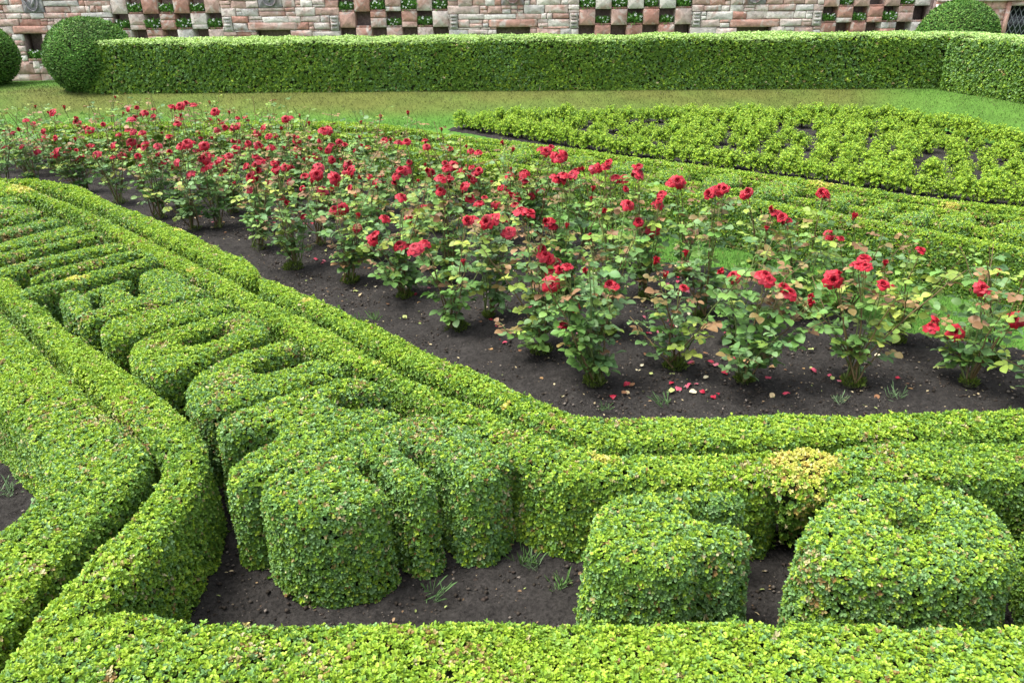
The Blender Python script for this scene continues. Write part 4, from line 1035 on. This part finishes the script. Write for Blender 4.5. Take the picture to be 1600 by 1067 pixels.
FP = [(870, 470), (775, 510), (790, 535), (1060, 607), (1120, 615), (1095, 612), (1270, 578), (1060, 440), (1068, 450), (1075, 456), (1045, 445), (1005, 495), (1040, 500), (1045, 527), (1010, 520), (1110, 565), (1120, 570), (1160, 575), (1165, 572), (1090, 600), (495, 405), (505, 408), (340, 345), (300, 335), (400, 345), (420, 340), (310, 328), (260, 310), (440, 350), (475, 350), (980, 600), (960, 620), (830, 480), (840, 465), (650, 460), (670, 450), (700, 455), (1200, 590), (1310, 595), (1230, 615), (1480, 548), (1470, 560), (1400, 590), (905, 520), (1130, 520)]
XP = [P(a + random.uniform(-3, 3), b, .03)[:2] for a, b in FP]
cl = list(XP)
for q in XP[:30]:
    for _ in range(1): cl.append(q + np.array([random.uniform(-.12, .12), random.uniform(-.12, .12)]))
litter('fallen_petal', 'pinkish red rose petal fallen on the dark soil of the rose bed', 'petal', 'fallen rose petals', pet_m, cl, sc0=(.7, 1.35))
def dry_leaf(seed, c):
    rs = np.random.default_rng(seed); A = Acc(); n = 1
    leaflet_batch(A, np.zeros((1, 3)), np.array([[1., 0, 0]]), np.array([[0, 0, 1.]]), np.array([.045]), np.array([.7]), np.array([c]), True)
    V = A.V[0]; V[:, 2] += .25 * (V[:, 0] - .02) ** 2 / .04 + rs.normal(0, .0015, len(V)); o = A.build('dry_leaf', [M_DRY], smooth=False); me = o.data; bpy.data.objects.remove(o); return me
dl = [dry_leaf(i, c) for i, c in enumerate([(.38, .3, .17), (.26, .16, .07), (.5, .45, .3), (.3, .34, .12), (.2, .1, .05)])]
X = sample_poly(lambda X: sd_poly(ROSEBED, X) < .0, -4, 4.2, 2.9, 8, 950); X = X[rng.permutation(len(X))[:300]]
litter('dry_leaf', 'small curled dead leaf lying on the soil of the rose bed', 'leaf', 'dead leaves on the soil', dl, X, zoff=.03, sc0=(.4, 1.0))
# crumbs of earth, grit and leaf bits: uncountable
def crumbs(X, name, label, smin, smax, cols):
    n = len(X); s = smin + (smax - smin) * rng.random(n) ** 4 * 1.6 ; base = np.array([[1, 0, 0], [-1, 0, 0], [0, 1, 0], [0, -1, 0], [0, 0, 1], [0, 0, -1.]])
    F0 = np.array([[0, 2, 4], [2, 1, 4], [1, 3, 4], [3, 0, 4], [2, 0, 5], [1, 2, 5], [3, 1, 5], [0, 3, 5]])
    J = base[None] * rng.uniform(.6, 1.3, (n, 6, 1)) * s[:, None, None]; J[:, :, 2] *= .7
    V = (J + np.c_[X, np.full(n, .022) + rng.uniform(-.006, .008, n)][:, None]).reshape(-1, 3); F = ((np.arange(n) * 6)[:, None, None] + F0).reshape(-1, 3)
    c = cols[rng.integers(0, len(cols), n)] * rng.uniform(.7, 1.3, (n, 1)); A = Acc(); A.add(V, F, np.repeat(c, 6, 0)); tag(A.build(name, [M_DRY]), label, 'soil', kind='stuff')
X = sample_poly(lambda X: sd_poly(SOILN, X) < -.03, -4, 4.5, 1.2, 7.5, 110000)
EC = np.array([[.03, .024, .018], [.045, .036, .028], [.03, .024, .018], [.05, .042, .034], [.04, .03, .024], [.14, .12, .10]])
crumbs(X, 'soil_crumbs', 'dark crumbs of earth and grit over the beds', .0025, .0085, EC)
X = sample_poly(lambda X: sd_poly(SOILN, X) < -.03, -4, 4.5, 1.2, 7.5, 6500)
n = len(X); th = rng.uniform(0, 6.28, n); V, F, q = leaves(np.c_[X, np.full(n, .03)], np.c_[np.cos(th), np.sin(th), rng.uniform(-.25, .35, n)], norm(rng.normal(0, .35, (n, 3)) + [0, 0, 1]), .005 + .017 * rng.random(n) ** 2.2, rng.uniform(.3, .8, n))
FC = np.array([[.32, .26, .15], [.22, .15, .08], [.40, .34, .2], [.2, .24, .08], [.14, .09, .05], [.14, .09, .05]]); A = Acc(); A.add(V, F, np.repeat(FC[rng.integers(0, 6, n)] * rng.uniform(.6, 1.2, (n, 1)), q, 0))
tag(A.build('leaf_litter', [M_DRY]), 'pale flecks of dead clippings over the beds', 'litter', kind='stuff')
# weeds
def weed(seed, c):
    rs = np.random.default_rng(seed); n = 26; th = rs.uniform(0, 6.28, n); d = norm(np.c_[np.cos(th) + .5, np.sin(th), rs.uniform(.3, 2.2, n)]); nr = norm(np.cross(d, rs.normal(0, 1, (n, 3))))
    V, F, q = leaves(rs.normal(0, .02, (n, 3)) * [1, 1, .0], d, nr, rs.uniform(.03, .085, n), np.full(n, .07)); A = Acc(); A.add(V, F, np.array(c)); o = A.build('weed', [M_BLADE]); me = o.data; bpy.data.objects.remove(o); return me
wm = [weed(i, c) for i, c in enumerate([(.12, .22, .08), (.10, .2, .05), (.16, .25, .12)])]
WS = [(680, 930, 'blue-green grass tuft on the soil before the three-pronged letter'), (875, 918, 'grass tuft on the soil left of the square letter'), (830, 885, 'thin grass tuft under the corner of the inner hedge'), (1035, 632, 'grass weed in the rose bed just behind the hedge'), (560, 505, 'green weed beside the hedge low in the rose bed'), (15, 770, 'grass tuft on the bare soil at the left edge'),
      (480, 392, 'pale weed in the rose bed behind the hedge gap'), (585, 500, 'spreading weed at the foot of a rose near the hedge'), (1400, 622, 'small weed in the rose bed at the right'), (945, 640, 'weed close behind the curve of the hedge'), (820, 880, 'weed beside the thin grass tuft under the hedge corner'), (1310, 628, 'weed below the tall leafy rose bush')]
for i, (a, b, l) in enumerate(WS):
    o = bpy.data.objects.new('weed', wm[i % 3]); C.objects.link(o); o.location = tuple(P(a, b, .025)); s_ = random.uniform(.7, 1.1); o.scale = (s_, s_, s_); o.rotation_euler = (0, 0, i * 1.3); tag(o, l, 'weed', 'weeds on the soil')
# pebbles
PB = [(405, 408, 'pale'), (785, 480, 'pale'), (1035, 588, 'dark'), (1455, 600, 'white'), (1283, 605, 'pale'), (1180, 690, 'dark')]
